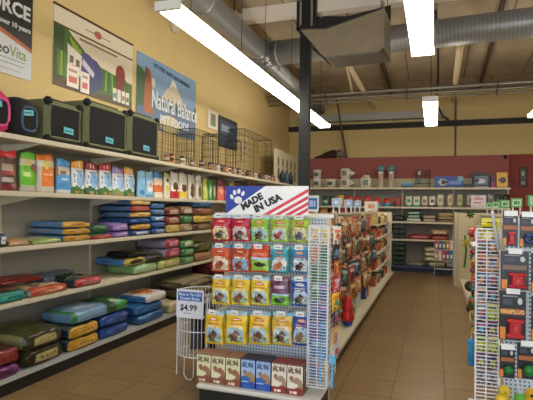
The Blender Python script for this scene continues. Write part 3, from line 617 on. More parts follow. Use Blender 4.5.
# ------------------------------------------------------------------ top shelf: carriers and crates
TS = 2.083
def soft_carrier(label, y0, y1, z1, body, trim, cat='carrier', depth=.34):
    t = thing('pet_carrier', label, cat, (-3.43, y0, TS), WR, 'soft carriers and crates on the top shelf'); w = y1-y0; h = z1-TS
    MB().box(0, w, 0, depth, 0, h, col(body, .8), min(.07, h*.2)).build('carrier_body', t, True)
    big = body != '15181c'; cx, rx = w*(.56 if big else .52), w*(.27 if big else .29)
    pts = [(cx+rx*math.copysign(abs(math.cos(a))**.6, math.cos(a)), h*.48+h*.29*math.copysign(abs(math.sin(a))**.6, math.sin(a))) for a in [2*PI*i/16 for i in range(16)]]
    MB().tube([(x, -.004, z) for x, z in pts], .012, col(trim, .6), 6, True).build('piping', t)
    MB().poly([(w/2+(x-w/2)*.92, h/2+(z-h/2)*.92) for x, z in pts], -.003, col('101214', .9), .003).build('mesh_window', t)
    MB().box(w*.38, w*.38+.11, -.014, -.008, h*.5, h*.5+.05, col('5cb4c4', .5)).rect(w*.38+.01, h*.5+.018, w*.38+.09, h*.5+.03, -.0155, col('2c5c70')).build('price_tag', t, rot=(0, -.15, 0))
    return t
t = soft_carrier('hot pink soft pet carrier at the left edge of the top shelf', 2.9, 3.25, 2.47, 'c8286c', 'e05090')
soft_carrier('black soft pet carrier with blue piping on the top shelf', 3.26, 3.55, 2.45, '15181c', '3c5474')
def soft_crate(label, y0, y1, z1):
    t = thing('soft_crate', label, 'crate', (-3.42, y0, TS), WR, 'soft carriers and crates on the top shelf'); w = y1-y0; h = z1-TS; w -= .025; g = col('6a6d50', .85); k = col('0e0f10', .9)
    MB().box(.0, w, .0, .36, 0, h, g, .035).build('fabric_body', t)
    MB().box(.055, w-.055, -.004, .004, .07, h-.06, k, .02).build('mesh_panel', t)
    MB().tube([(.045, -.008, .06), (w-.045, -.008, .06), (w-.045, -.008, h-.05), (.045, -.008, h-.05)], .009, col('858a60', .8), 6, True).build('panel_binding', t)
    MB().box(.03, w-.03, -.008, .0, .004, .045, k).build('lower_pocket', t)
    for x in (.035, w-.035):
        for z in (.035, h-.025): MB().ball((x, .012, z), (.05, .035, .045), k, 10, 6).build('corner_guard', t, True)
    MB().box(w*.42, w*.42+.13, -.016, -.01, .13, .19, col('5cb4c4', .5)).rect(w*.42+.015, .15, w*.42+.11, .163, -.0175, col('2c5c70')).build('price_tag', t, rot=(0, .06, 0))
    MB().box(.1, w-.1, .05, .09, h-.002, h+.02, k, .01).build('carry_strap', t)
soft_crate('olive green soft crate with black mesh, nearest of three', 3.60, 4.12, 2.50)
soft_crate('olive green soft crate with black mesh, middle of three', 4.14, 4.89, 2.60)
soft_crate('olive green soft crate with black mesh, beside the wire crates', 4.90, 5.58, 2.63)
wk = col('1a1a1a', .4, .5)
def wire_crate(label, y0, y1, z1, d=.3, tags=1):
    t = thing('wire_crate', label, 'crate', (-3.47, y0, TS), WR, 'black wire crates on the top shelf'); w = y1-y0; h = z1-TS; r = .0024
    fr = MB()
    for z in (.03, h): fr.tube([(0, 0, z), (w, 0, z), (w, d, z), (0, d, z)], .006, wk, 5, True)
    for x in (0, w):
        for y in (0, d): fr.tube([(x, y, .03), (x, y, h)], .006, wk, 5)
    fr.build('frame', t)
    nz = max(3, int(h/.12)); nxx = max(4, int(w/.07))
    def panel(name, P, a, na, nb):
        p = MB()
        for i in range(1, na): s = a*i/na; p.tube([P(s, .03), P(s, h)], r, wk, 3)
        for j in range(1, nb): z = .03+(h-.03)*j/nb; p.tube([P(0, z), P(a, z)], r, wk, 3)
        p.build(name, t)
    panel('front_panel', lambda s, z: (s, 0, z), w, nxx, nz); panel('rear_panel', lambda s, z: (s, d, z), w, nxx, nz)
    panel('side_panel', lambda s, z: (0, s, z), d, 6, nz); panel('side_panel', lambda s, z: (w, s, z), d, 6, nz)
    tp = MB()
    for i in range(1, nxx): tp.tube([(w*i/nxx, 0, h), (w*i/nxx, d, h)], r, wk, 3)
    tp.build('top_panel', t); MB().box(.005, w-.005, .005, d-.005, .0, .03, black).build('floor_pan', t)
    dr = MB(); dr.tube([(w*.3, -.01, .08), (w*.75, -.01, .08), (w*.75, -.01, h*.85), (w*.3, -.01, h*.85)], .006, wk, 5, True).build('door', t)
    MB().box(w*.55, w*.55+.13, -.02, -.014, .12, .18, col('6cc4cc', .5)).rect(w*.55+.02, .14, w*.55+.11, .153, -.0215, col('2c5c70')).build('price_tag', t, rot=(0, .1, 0))
wire_crate('black wire crate directly beside the last green soft crate', 5.72, 6.62, 2.60)
wire_crate('black wire crate, second along from the green soft crates', 6.66, 7.5, 2.70)
wire_crate('black wire crate below the dark blue picture', 7.54, 8.5, 2.75)
wire_crate('tallest black wire crate at the far end of the top shelf', 8.7, 10.35, 3.02, .34)
# jars in front of the crates
JC = ['7c4438', 'b86c30', 'c8c0b4', '5c3830', 'a09080', '8c4030', 'b8b0a0', '603c34']
ys = []
y = 5.66
while y < 10.3:
    ys.append(y); y += .115 if R.random() < .8 else .3
for i, y in enumerate(ys):
    c = JC[i % 8]; o = MB().lathe([(.036, 0), (.038, .01), (.038, .085), (.03, .098)], plas(c), 12).build('supplement_jar', smooth=True, loc=(-3.36, y, TS))
    MB().lathe([(.033, .098), (.033, .12)], plas('1c1c1c' if i % 3 else '8c8070'), 12).build('lid', o)
    MB().lathe([(.0388, .03), (.0388, .07)], plas(['a89c8c', '3c2420', '8c6c50'][i % 3]), 12).build('paper_band', o)
    tag(o, f'small jar before the wire crates, {ORD[i+1]} from the green crates', 'jar', 'small jars in front of the wire crates')
print('jars', len(ys))
t = thing('display_backdrop', 'white printed display panel at the far end of the top shelf', 'display', (-3.45, 10.55, TS), WR)
MB().box(0, 2.0, 0, .03, 0, .78, col('c9c0a0', .6)).build('panel', t)
b = MB()
for k in range(5): b.ell(.25+.35*k, .5, .06, .12, -.0015, C('4c4434')).rect(.2+.35*k, .1, .32+.35*k, .36, -.0015, C(['2c3c50', '6c6450', '3c2c28', '50605c', '3c3c3c'][k]))
b.build('print', t)
for k, (c, nm) in enumerate((('24282c', 'black'), ('3c5c78', 'blue'), ('2c2c28', 'dark grey'))):
    o = MB().lathe([(.06, 0), (.06, .2), (.03, .25), (.03, .3)], plas(c), 12).build('shampoo_bottle', smooth=True, loc=(-3.38, 10.9+.35*k, TS)); tag(o, f'{nm} bottle standing before the white display panel on the top shelf', 'bottle')

# ------------------------------------------------------------------ gondola (middle aisle display) and its front end rack
GX = -1.24; G0, G1 = 3.82, 11.0
t = thing('aisle_gondola', 'cream double sided display unit along the left of the middle aisle', 'shelving', (GX, G0, 0)); L = G1-G0
MB().box(-.015, .015, 0, L, .15, 1.42, peg_mat('pegboard_brown', '9c9078', '3c3428', .0254, .25)).build('pegboard', t)
MB().box(-.03, .03, 0, L, 1.42, 1.45, cream).build('top_rail', t)
for sx in (-1, 1):
    a, b = sorted((sx*.02, sx*.39)); MB().box(a, b, 0, L, .12, .155, cream).build('base_deck', t)
    a, b = sorted((sx*.30, sx*.33)); MB().box(a, b, 0, L, 0, .12, col('4a4030', .6)).build('kick_plate', t)
    for z in (.45, .74, 1.0, 1.24):
        a, b = sorted((sx*.02, sx*.30)); s = MB().box(a, b, L-2.4, L-.03, z-.02, z, cream).build('shelf', t)
        a, b = sorted((sx*.30, sx*.308)); MB().box(a, b, L-2.4, L-.03, z-.03, z+.004, cream).build('price_rail', s)
MB().box(-.35, .35, L-.025, L, .0, 1.45, cream).build('end_panel', t)
for y in (L-2.42, L*.35): MB().box(-.035, .035, y-.02, y+.02, 0, 1.45, cream).build('upright', t)

# front end rack
EX0, EX1, EY = -1.69, -.75, 3.78
t = thing('end_rack', 'white pegboard end rack facing the camera with hooks and bottom tray', 'rack', (EX0, EY, 0)); W = EX1-EX0
ER = t
MB().box(0.06, W-.06, 0, .02, .15, 1.44, pegb).build('pegboard', t)
for x in (.04, W-.04): MB().box(x-.02, x+.02, -.005, .035, 0, 1.45, cream).build('upright', t)
MB().box(0, W, -.46, 0, .135, .17, col('d5d3cc', .35), .012).build('tray', t)
MB().box(.02, W-.02, -.43, -.02, 0, .135, black).build('kick_plate', t)
MB().box(0, W, -.01, .03, 1.43, 1.455, white).build('top_rail', t)
COLS = [(211.5, 230), (231, 249.5), (250.5, 268.5), (270.5, 288.5), (291, 309)]
ROWS = [(215, 241), (245, 271.5), (276, 304.5), (311, 344)]
ph = 'b8dcec'
def treat(top, body, pic='e8e4d4', animal='4c3424', logo='d83c28', grass='6ca03c', sky=None):
    return A(body, ('r', .1, .07, .9, .46, pic), ('r', .1, .32, .9, .46, sky or pic), ('e', .5, .42, .42, .1, sky or pic), ('n', .1, .07, .9, .24, [None, grass, grass, 'a89868', pic], 21),
             ('e', .40, .22, .2, .11, animal), ('e', .54, .34, .13, .085, animal), ('e', .66, .31, .08, .04, animal), ('r', .24, .08, .31, .2, animal), ('r', .48, .08, .54, .2, animal), ('n', .2, .1, .7, .42, [None, None, None, None, '8c6c54', None, None], 23),
             ('r', .22, .60, .78, .63, logo), ('r', .2, .50, .8, .56, 'f0e4cc'), ('n', .2, .50, .8, .56, [None, body, None], 22), ('e', .5, .76, .27, .055, logo), ('r', .34, .75, .66, .775, 'f0d8b0'), ('b', .9, 1, top), ('r', .3, .92, .7, 1, 'e4eaf0'))
PR = [
 [(treat(ph, 'c02440', 'e8d8a0', '3c3c30', 'e84c34'), 'crimson'), (treat(ph, 'c41c48', 'd8c8d0', '4c2c28', 'd83050'), 'deep pink'), (treat(ph, '8cc83c', 'a8c8d8', '3c3424', 'e05c2c'), 'lime green'), (treat('9cc4a0', '9cc43c', 'c8d8e0', 'a83c3c', 'e03c2c'), 'yellow-green'), (treat('8cb870', 'a0c02c', 'd8c8a8', '3c4c70', 'c8382c'), 'olive lime')],
 [(treat('5ca4cc', 'd85c34', 'e8d8b8', 'a83c34', 'c83c2c', 'd8c890'), 'orange-red'), (treat('6cb0d0', 'c8542c', '88b8e0', '8c3c24', 'b84830', '3c7cb8'), 'rust and blue'), (A('e0542c', ('b', .06, .46, '9cc840'), ('e', .5, .3, .34, .08, '2c2c20'), ('b', .46, .56, 'b8d8e8'), ('r', .2, .66, .8, .74, 'e88c6c'), ('b', 0, .06, 'd05030')), 'flat red and green'), (treat('8cd0d8', '1f9cae', 'e8e4e0', 'c86c34', 'c84c3c', '2c8cb0'), 'teal'), (treat('6cb8dc', '1c88b8', 'd8e4ec', '2c2c30', 'c8583c', 'e8e8e8'), 'turquoise blue')],
 [(treat('a8d4e8', 'ecc828', 'b0d0dc', '6c4028', 'd8742c'), 'yellow'), (treat('a8d4e8', 'ecc828', 'b8c8c0', '7c4c30', 'e08030'), 'yellow'), (treat('a8d4e8', 'f0cc2c', 'a8ccd8', '5c3420', 'd8702c'), 'yellow'), (A('6c3c5c', ('b', 0, .36, '7cc43c'), ('e', .5, .2, .32, .1, '2c3c24'), ('b', .36, .42, 'a8d0e8'), ('r', .2, .6, .8, .72, 'd8b8c8'), ('b', .9, 1, '8c5c74')), 'plum and green'), (treat('90c4e8', '2458b4', 'b8d4ec', '3c3c40', 'e0e4e8'), 'blue')],
 [(treat('a8d4e8', 'f0c424', '98c4dc', '6c4028', 'd86c3c'), 'yellow'), (treat('a8d4e8', 'f0cc24', 'a8c8d8', '6c4830', 'd86c3c'), 'yellow'), (treat('a8d4e8', 'ecc424', '9cc4d8', '7c4830', 'd86c2c'), 'yellow'), (treat('8cc4dc', 'e0b840', 'c0d4dc', '4c3c30', 'd88c4c'), 'pale yellow'), (treat('8cc0e8', '2050ac', 'a8c8e0', '8c6c4c', 'e08450', 'c8c040'), 'royal blue')],
]
RN = ['top', 'second', 'third', 'lowest']; CN = ['leftmost', 'second from left', 'middle', 'second from right', 'rightmost']
for r, (yt, yb) in enumerate(ROWS):
    for c, (xa, xb) in enumerate(COLS):
        if r == 3: xa, xb = [(204.5, 223.5), (225.5, 246.5), (249, 269), (271.5, 292.5), (292, 310)][c]
        sl = (xa-211)*.012
        fy = 3.52
        p0, p1 = at(xa, yb, Y=fy), at(xb, yb, Y=fy); zt = at((xa+xb)/2, yt+ (c*.5), Y=fy).z; zb = at((xa+xb)/2, yb+(c*.35), Y=fy).z
        fn, nm = PR[r][c]
        for dpt in range(2):
            mb = pouch((p1-p0).x*.98, .032, zt-zb, fn, 'c8c4b8', 20, 28, False, .0045, r*5+c+dpt*31)
            o = mb.build('treat_pouch', smooth=True, loc=((p0.x+p1.x)/2+R.uniform(-.002, .002), fy+dpt*.045, zb), rot=(0, 0, R.uniform(-.06, .06)))
            tag(o, f'{nm} treat pouch, {"front" if not dpt else "rear"} one, {CN[c]} on {RN[r]} hook row, front rack', 'pouch', 'treat pouches on the front rack')
        hk = MB().tube([(0, .0, 0), (0, -.29, 0), (0, -.30, .015)], .003, wire_w, 5).build('peg_hook', ER, loc=((p0.x+p1.x)/2-EX0, 0, zt-.012))
        MB().box(-.032, .032, -.304, -.30, -.006, .03, white).rect(-.02, .004, .02, .012, -.3055, col('8c8c90')).build('price_tag', hk)
# boxes on the tray
BX = [(196.5, 210.5, 'cream and brown'), (211, 225, 'cream and brown'), (225.5, 240, 'cream and brown'), (241, 255, 'blue'), (256, 270.5, 'blue'), (271.5, 286.5, 'white and red-brown'), (287, 303, 'white and red-brown')]
def bx(base, foot, dark, dog, lite):
    return A(base, ('n', .08, .72, .9, .90, [None, dark, None, dark], 17), ('n', .08, .76, .9, .86, [dark, dark, None], 17), ('e', .62, .44, .34, .13, dog), ('e', .3, .54, .17, .08, dog), ('e', .27, .56, .07, .04, dark), ('r', .5, .2, 1, .42, dog), ('e', .3, .32, .42, .09, lite),
             ('b', 0, .2, foot), ('e', .75, .16, .4, .08, foot), ('n', .2, .05, .8, .14, [None, lite], 13), ('b', .955, 1, dark))
ca = bx('e0dcb4', '8a5040', '7c7458', '9c6c54', 'e4e0bc'); cb_ = bx('a4c4ec', '2858b0', '4c6494', 'a88860', '3868b8'); cc = bx('e8e0d4', '8c3430', '7c6458', 'a88c74', 'ece6dc')
for c, (xa, xb, nm) in enumerate(BX):
    fy = 3.375
    x0, x1 = at(xa, 380, Y=fy).x, at(xb, 380, Y=fy).x
    hgt = .215
    for d in range(3):
        mb = artbox(x1-x0-.003, .046, hgt, [ca, cb_, cc][0 if c < 3 else 1 if c < 5 else 2], ['9c7c60', '2c4c8c', '6c4c44'][0 if c < 3 else 1 if c < 5 else 2], ['a87c64', '3c3c44', '8c4440'][0 if c < 3 else 1 if c < 5 else 2], 16, 24)
        o = mb.build('biscuit_box', loc=((x0+x1)/2, fy+d*.052, .1705))
        tag(o, f'{nm} biscuit box, {["leftmost", "second", "third", "fourth", "fifth", "sixth", "rightmost"][c]} column of the tray, {["front", "middle", "rear"][d]} row', 'box', 'biscuit boxes on the tray')
# MADE IN USA sign
t = thing('header_sign', 'MADE IN USA sign with white paw print on top of the front rack', 'sign', (-1.53, 3.47, 1.45), 0)
SW, SHh = .655, .215
MB().box(0, SW, -.002, .004, 0, SHh, col('f4f4f4', .4, var=.02)).build('sign_board', t)
MB().poly([(0, 0), (0, SHh), (.32, SHh)], -.0036, C('2440a4')).build('blue_corner', t)
def band(mb, z, wd=.023):
    # diagonal stripe clipped to the sign
    k = .56; x0 = z
    pts = []
    for xx, zz in ((x0, 0), (x0+wd*1.9, 0)):
        pts.append((xx, zz))
    def end(xx):
        zz = (SW-xx)*k
        return (SW, zz) if zz <= SHh else (xx+SHh/k, SHh)
    e0, e1 = end(x0), end(x0+wd*1.9)
    poly = [(x0, 0), (min(SW, x0+wd*1.9), 0), e1] + ([(SW, SHh)] if e0[1] == SHh and e1[0] == SW and e1[1] < SHh and e0[0] < SW else []) + [e0]
    mb.poly(poly, -.0036, C('d8384c'))
b = MB()
for z in (.305, .395, .475, .55): band(b, z, .024)
b.build('red_stripes', t)
pw = MB().ell(.103, .108, .033, .028, -.0052, C('eef0f4'))
for x, z, a in ((.050, .132, .5), (.073, .166, .2), (.108, .176, -.1), (.142, .158, -.5)): pw.ell(x, z, .0135, .020, -.0052, C('eef0f4'), a=a)
pw.build('paw_print', t)
text('MADE', .070, .145, .030, -.0052, C('14161c'), t, ang=.52, bold=.0038, sx=1.0); text('IN USA', .073, .250, .014, -.0066, C('14161c'), t, ang=.46, bold=.0038, sx=1.0)
for x in (.1, .56): MB().tube([(x, .01, -.02), (x, .01, .02)], .006, wire_w, 6).box(x-.02, x+.02, .004, .31, -.004, .002, wire_w).build('clip', t)

# wire basket with price sign
BXc, BYc, BR = -1.985, 4.0, .215
t = thing('wire_basket', 'round white wire floor basket beside the front rack', 'basket', (BXc, BYc, 0)); 
b = MB()
for z in (.745, .55, .42, .2): b.tube([(BR*math.cos(a), BR*math.sin(a), z) for a in [2*PI*i/28 for i in range(28)]], .005, wire_w, 6, True)
b.build('hoops', t)
b = MB()
for i in range(40): a = 2*PI*i/40; b.tube([(BR*math.cos(a), BR*math.sin(a), .2), (BR*math.cos(a), BR*math.sin(a), .745)], .0028, wire_w, 4)
b.build('bars', t)
b = MB()
for i in range(-6, 7):
    s = i*.03; q = math.sqrt(BR*BR-s*s); b.tube([(s, -q, .2), (s, q, .2)], .003, wire_w, 4)
b.build('basket_floor', t)
for k, a in enumerate((3.75, 5.4, 1.2)):
    MB().tube([(BR*math.cos(a), BR*math.sin(a), .745), (BR*math.cos(a), BR*math.sin(a), .01)], .006, wire_w, 6).build('leg', t)
b = MB().tube([(-.05, -BR-.005, .2), (-.05, -BR-.005, .05), (-.02, -BR-.005, .015), (.02, -BR-.005, .015), (.04, -BR-.005, .05), (.04, -BR-.005, .2)], .004, wire_w, 6); b.build('loop_foot', t)
for k in range(11):
    a = R.uniform(0, 6.28); q = R.uniform(.02, .13); h = R.uniform(.3, .42)
    o = MB().box(-.03, .03, -.012, .012, 0, h, col(['3c2c28', '1c1c20', '4c3430'][k % 3], .5), .005).build('chew_pack', loc=(BXc+q*math.cos(a), BYc+q*math.sin(a), .215), rot=(R.uniform(-.1, .1), R.uniform(-.1, .1), a))
    tag(o, 'narrow dark chew pack standing inside the round wire basket', 'pack', 'chew packs in the wire basket')
    LABELS.pop('narrow dark chew pack standing inside the round wire basket')
t = thing('price_sign', 'white price sign reading 4.99 on the wire basket', 'sign', (-2.105, 3.755, .545), .03)
MB().box(0, .255, -.002, .002, 0, .245, col('dfe1ea', .5)).build('card', t)
MB().rect(.014, .148, .241, .225, -.0034, C('2c64b4')).build('blue_header', t)
text("Made In The USA", .034, .128, .192, -.005, C('d8e4f4'), t, align='CENTER', bold=.0006, sx=.85); text('Dental Bone', .036, .128, .158, -.005, C('d8e4f4'), t, align='CENTER', bold=.0008)
text('$4.99', .072, .115, .066, -.0035, C('2a2c34'), t, align='CENTER', bold=.0018); MB().rect(.07, .04, .14, .046, -.0035, C('8c90a0')).build('small_print', t)

# ------------------------------------------------------------------ wire wing panels and their packets
def wing(label, x0, x1, y, z0, z1, pitch, vx, rz=0):
    t = thing('wire_wing_panel', label, 'wire panel', (x0, y, z0), rz); w = x1-x0; h = z1-z0
    b = MB()
    for x in (0, w): b.tube([(x, 0, 0), (x, 0, h)], .0045, wire_w, 5)
    for z in (0, h): b.tube([(0, 0, z), (w, 0, z)], .0045, wire_w, 5)
    b.tube([(0, .04, 0), (0, .04, h)], .004, wire_w, 5); b.build('frame', t)
    b = MB(); n = int(h/pitch)
    for k in range(1, n): z = h*k/n; b.tube([(0, -.002, z), (w, -.002, z), (w, .03, z)], .0031, wire_w, 4)
    b.build('cross_wires', t)
    b = MB()
    for x in vx: b.tube([(w*x, .003, 0), (w*x, .003, h)], .0035, wire_w, 5)
    b.build('upright_wires', t)
    for z in (.1, h-.1): MB().box(-.02, .012, .03, .3, z-.006, z+.006, wire_w).build('mounting_arm', t)
    return t
wing('white wire wing panel on the right side of the front rack', -.855, -.715, 3.42, .23, 1.375, .0212, (.5,))
def packet(label, x, y, z, w, h, fn, rz=0, grp=None, d=.02, name='hanging_packet', cat='packet', seed=0, ry=0):
    o = pouch(w, d, h, fn, 'c0c0c0', 8, 12, False, .003, seed).build(name, smooth=True, loc=(x, y, z), rot=(0, ry, rz)); tag(o, label, cat, grp); return o
def pk(c1, c2, c3): return A(c1, ('e', .5, .4, .32, .26, c2), ('n', .1, .1, .9, .62, [None, None, c2, None, c3, '2c2824', None, c1], 9), ('r', .15, .68, .85, .8, c3), ('b', .9, 1, c1))
WP = [('e4e0d0', 'e0b420', 'e8c850', 'white and yellow'), ('d8b8a0', 'e07828', 'e05c38', 'white and orange'), ('4c9468', '1c7440', '2c5c48', 'green'), ('70a888', '20804c', 'b8d0c0', 'pale green'), ('5c78b8', '2c4ca0', 'b080b8', 'lilac and blue'), ('7c6cb4', '5c3c90', '3c88c8', 'purple'), ('4c98d8', '2c80c8', '8cb8e0', 'light blue'), ('5c90d0', '3c78c0', 'c86c8c', 'blue and pink')]
for c in range(2):
    for r in range(8):
        a, b_, c_, nm = WP[(r + (c if r % 2 else 0)) % 8]
        packet(f'{nm} packet behind the front wing panel, {["left", "right"][c]} column, {ORD[r+1]} from the top', -.82+c*.068, 3.50+R.uniform(-.01, .02), 1.24-r*.138, .066, .13, pk(a, b_, c_), R.uniform(-.2, .2), 'packets behind the front wing panel', seed=r+c*9)
# outer strip packets, right of the wing
OS = [('e0e0e0', 'e06030', 'f07850', 'white and orange'), ('2c3444', '5c90c0', '14181c', 'black and blue'), ('c8402c', 'f0b020', 'e8c040', 'red and yellow'), ('d02c48', 'e8a0b0', 'c8c8d0', 'crimson'), ('f0c020', '3c9c80', 'e87c20', 'yellow and green'), ('2c3458', 'c04c6c', '8c98c0', 'navy'), ('e08c30', '5c88d0', 'f0d060', 'orange'), ('e4dce0', 'c04848', 'd8d8e0', 'white and red')]
for r, (a, b_, c_, nm) in enumerate(OS):
    packet(f'{nm} packet on the side of the front wing panel, {ORD[r+1]} from the top', -.682+R.uniform(-.006, .006), 3.60+R.uniform(-.03, .03), 1.24-r*.122, .12, .13, pk(a, b_, c_), WR-.15+R.uniform(-.2, .2), 'packets on the side of the front wing panel', seed=60+r)
t = thing('wire_side_panel', 'white wire grid returning backwards from the front wing panel', 'wire panel', (-.712, 3.44, .25))
b = MB()
for y in (0, .3): b.tube([(0, y, 0), (0, y, 1.12)], .004, wire_w, 5)
b.build('side_wires', t); b = MB()
for k in range(29): b.tube([(0, 0, k*.04), (0, .3, k*.04)], .0025, wire_w, 4)
b.build('cross_wires', t)
def brush(label, x, y, z, c):
    t = thing('pet_toothbrush', label, 'brush', (x, y, z))
    MB().tube([(0, 0, 0), (.0, 0, .02), (.004, 0, .14), (0, 0, .2)], [.008, .012, .008, .006], plas(c), 8).build('handle', t, True)
    MB().box(-.02, .024, -.006, .006, .17, .23, plas(c), .004).build('head', t)
    MB().tube([(0, 0, .23), (0, .02, .26), (-.04, .04, .26)], .002, wire_w, 4).build('hang_loop', t)
brush('light blue long brush hanging right of the wing panel bottom', -.672, 3.40, .245, '6cb8e8')
brush('light blue long brush behind the lower wing panel', -.765, 3.47, .25, '58b0e8')

# ------------------------------------------------------------------ gondola right face: hanging packets
GC = [('a04420', 'c08c38', 'c8b48c', 'rust'), ('b87c30', '7c3c20', 'c8b480', 'amber'), ('5c3424', 'a86c40', 'd8c0a0', 'dark brown'), ('b03c2c', 'c8b0a0', 'c8603c', 'red'), ('8c5c38', 'b88c60', 'c0b4a0', 'tan'), ('2c3c38', '5c7c6c', 'a0a898', 'dark green'), ('a8382c', '3c2420', 'd0a890', 'brick red'), ('d0b080', '7c4c30', 'e8e0d0', 'beige'), ('28303c', '6080a8', 'a0a8b8', 'dark blue'), ('c06434', 'd0a868', 'c8b8a0', 'orange')]
XF = -1.02
for r, (z, hh) in enumerate(((1.16, .25), (.89, .26), (.62, .26), (.36, .25))):
    k = 0
    y = 4.25+(.06*r)
    while y < 8.35:
        c = GC[(k*3+r*2+R.randrange(3)) % 10]; xx = XF+R.uniform(-.06, .07)
        yy = y
        packet(f'{c[3]} hanging packet, {ORD[k+1]} from front, {RN[r]} peg row of aisle unit', xx, yy, z+R.uniform(-.03, .02), .115+R.uniform(-.02, .02), hh*R.uniform(.8, 1.05), pk(c[0], c[1], c[2]), WR-.5+R.uniform(-.35, .3), 'hanging packets along the aisle unit', .04, seed=k+r*40, ry=R.uniform(-.25, .15))
        y += .165; k += 1
# shelves at the far part: small goods
for r, z in enumerate((.157, .452, .742, 1.002, 1.242)):
    for k in range(9):
        y = 8.75+k*.24; c = GC[(k*7+r*3) % 10]; hh = R.uniform(.12, .2)
        if z > 1.2: c = (['c8a860', 'b89850', '3c3428', 'a88c58', 'd0b878'][k % 5], 'e8d8a0', 'e0d8c0', ['straw', 'golden', 'dark', 'khaki', 'sandy'][k % 5])
        if k % 3 == 2: o = MB().lathe([(.045, 0), (.05, .01), (.05, hh*.75), (.03, hh*.9), (.03, hh)], None, 12, mats=[plas(c[0]), plas(c[0]), plas(c[1]), plas('e0e0e0')]).build('container', smooth=True, loc=(-1.0, y, z)); cat = 'container'
        else: o = artbox(.16, .10, hh, pk(*c[:3]), c[0], c[2], 6, 8).build('carton', loc=(-.975, y, z), rot=(0, 0, WR)); cat = 'carton'
        tag(o, f'{c[3]} {cat}, {ORD[k+1]} along the {["base deck", "lowest shelf", "second shelf", "third shelf", "highest shelf"][r]} at the aisle unit far end', cat, 'goods at the far end of the aisle unit')
# things on the base deck
def snowman(label, X, Y, z):
    t = thing('rubber_toy', label, 'toy', (X, Y, z), .1)
    MB().lathe([(.02, .05), (.07, .06), (.082, .1), (.07, .15), (.055, .165), (.066, .2), (.06, .24), (.045, .255), (.052, .29), (.04, .33), (.012, .35)], plas('b81c1c'), 18).build('red_body', t, True)
    MB().ball((0, 0, .045), (.06, .06, .05), plas('1c3ca0'), 16, 10).build('blue_base', t, True)
snowman('stacked red rubber toy with blue base lying by the aisle edge', -.94, 5.65, .157)
for k, (y, c, nm) in enumerate(((5.9, 'b8bca8', 'pale'), (6.25, '8ca88c', 'greenish'), (6.9, 'c8c4b8', 'cream'), (4.75, 'a01c2c', 'red'), (7.5, '24306c', 'navy'), (7.8, 'd84428', 'orange-red'))):
    o = artbox(.2, .16, .13+.03*(k % 3), pk(c, '5c6c5c' if k < 3 else 'e8e0e0', 'e0e0d8'), c, c, 8, 8).build('carton', loc=(-.97, y, .157), rot=(0, 0, WR+R.uniform(-.2, .2)))
    tag(o, f'{nm} carton on the base deck of the aisle unit, near the red rubber toy' if k < 4 else f'{nm} carton on the base deck of the aisle unit, far from the red toy', 'carton')
# sign holders on the gondola top
def holder(label, x, y, z, w, h, leg, c, frame, ink=None, rz=0):
    t = thing('sign_holder', label, 'sign', (x, y, z), rz)
    for s in (-.32, .32): MB().box(s*w-.008, s*w+.008, -.003, .003, 0, leg+.01, frame).build('post', t)
    MB().box(-w/2, w/2, -.006, .002, leg, leg+h, col(c, .4)).build('card', t)
    if ink:
        b = MB(); b.rect(-w*.38, leg+h*.15, w*.38, leg+h*.85, -.0075, C(ink[0]))
        b.rect(-w*.22, leg+h*.3, w*.05, leg+h*.7, -.0089, C(ink[1])); b.rect(w*.1, leg+h*.3, w*.25, leg+h*.7, -.0089, C(ink[1])); b.build('print', t)
holder('blue and white sign card at the near end of the aisle unit top', GX-.0, 5.1, 1.45, .14, .17, .02, 'cfd8dc', wire_w, ('2c5ca4', 'a0b8e0'))
for nm, px, ly in (('nearest', 336, 6.45), ('middle', 348.5, 7.4), ('farthest', 357.5, 8.3)):
    holder(f'{nm} of the pale blue sign holders on the aisle unit top', GX, ly, 1.45, .125, .11, .085, 'a8bcd4', wire_w, ('88a4c8', 'd0dcec'))
holder('white sign card with orange print on the aisle unit top', GX+.06, 9.7, 1.45, .25, .19, .02, 'd8d0c4', wire_w, ('dccfc4', 'c87850'))

# ------------------------------------------------------------------ right rack
RX0, RX1, RY = .41, 1.34, 3.33
t = thing('end_rack', 'white pegboard end rack at the right edge of the picture', 'rack', (RX0, RY, 0)); W = RX1-RX0
MB().box(0, W, 0, .02, .15, 1.44, pegb).build('pegboard', t)
for x in (-.0, W): MB().box(x-.02, x+.02, .021, .06, 0, 1.45, cream).build('upright', t)
MB().box(-.0, W, -.45, 0, .135, .17, col('d5d3cc', .35), .012).build('tray', t); MB().box(.02, W-.02, -.42, -.02, 0, .135, black).build('kick_plate', t)
MB().box(-.02, W, -.012, .03, 1.43, 1.46, white).build('top_rail', t)
RK = t
wing('white wire wing panel on the left side of the right rack', .235, .362, 3.15, .18, 1.395, .0212, (.45,))
RP = [('c84c3c', '2c8c5c', '3c5cb0', 'red'), ('e07838', '2c3c5c', 'c83c48', 'orange'), ('3c4c70', 'e8a050', 'a0c8e0', 'slate'), ('d8a888', '5c88a8', '30303c', 'peach'), ('7088b0', 'd84c5c', 'e8e8e8', 'blue-grey'), ('2c2c3c', '4cb0d0', 'c85c90', 'dark'), ('c8dc48', 'd8e860', '343840', 'lime'), ('7c3c70', 'c8d84c', '3c4c90', 'purple'), ('a8a0a8', '6c3c4c', '282838', 'grey')]
for c in range(2):
    for r in range(9):
        a, b_, c_, nm = RP[(r+(c*2 if r < 6 else 0)) % 9 if r < 6 else r]
        packet(f'{nm} toy packet behind the right rack wing panel, {["left", "right"][c]} column, {ORD[r+1]} from the top', .27+c*.062, 3.22+R.uniform(-.01, .02), 1.24-r*.098, .056, .092, pk(a, b_, c_), R.uniform(-.2, .2), 'packets behind the right rack wing panel', .02, seed=90+r+c*9)
FY = 3.02
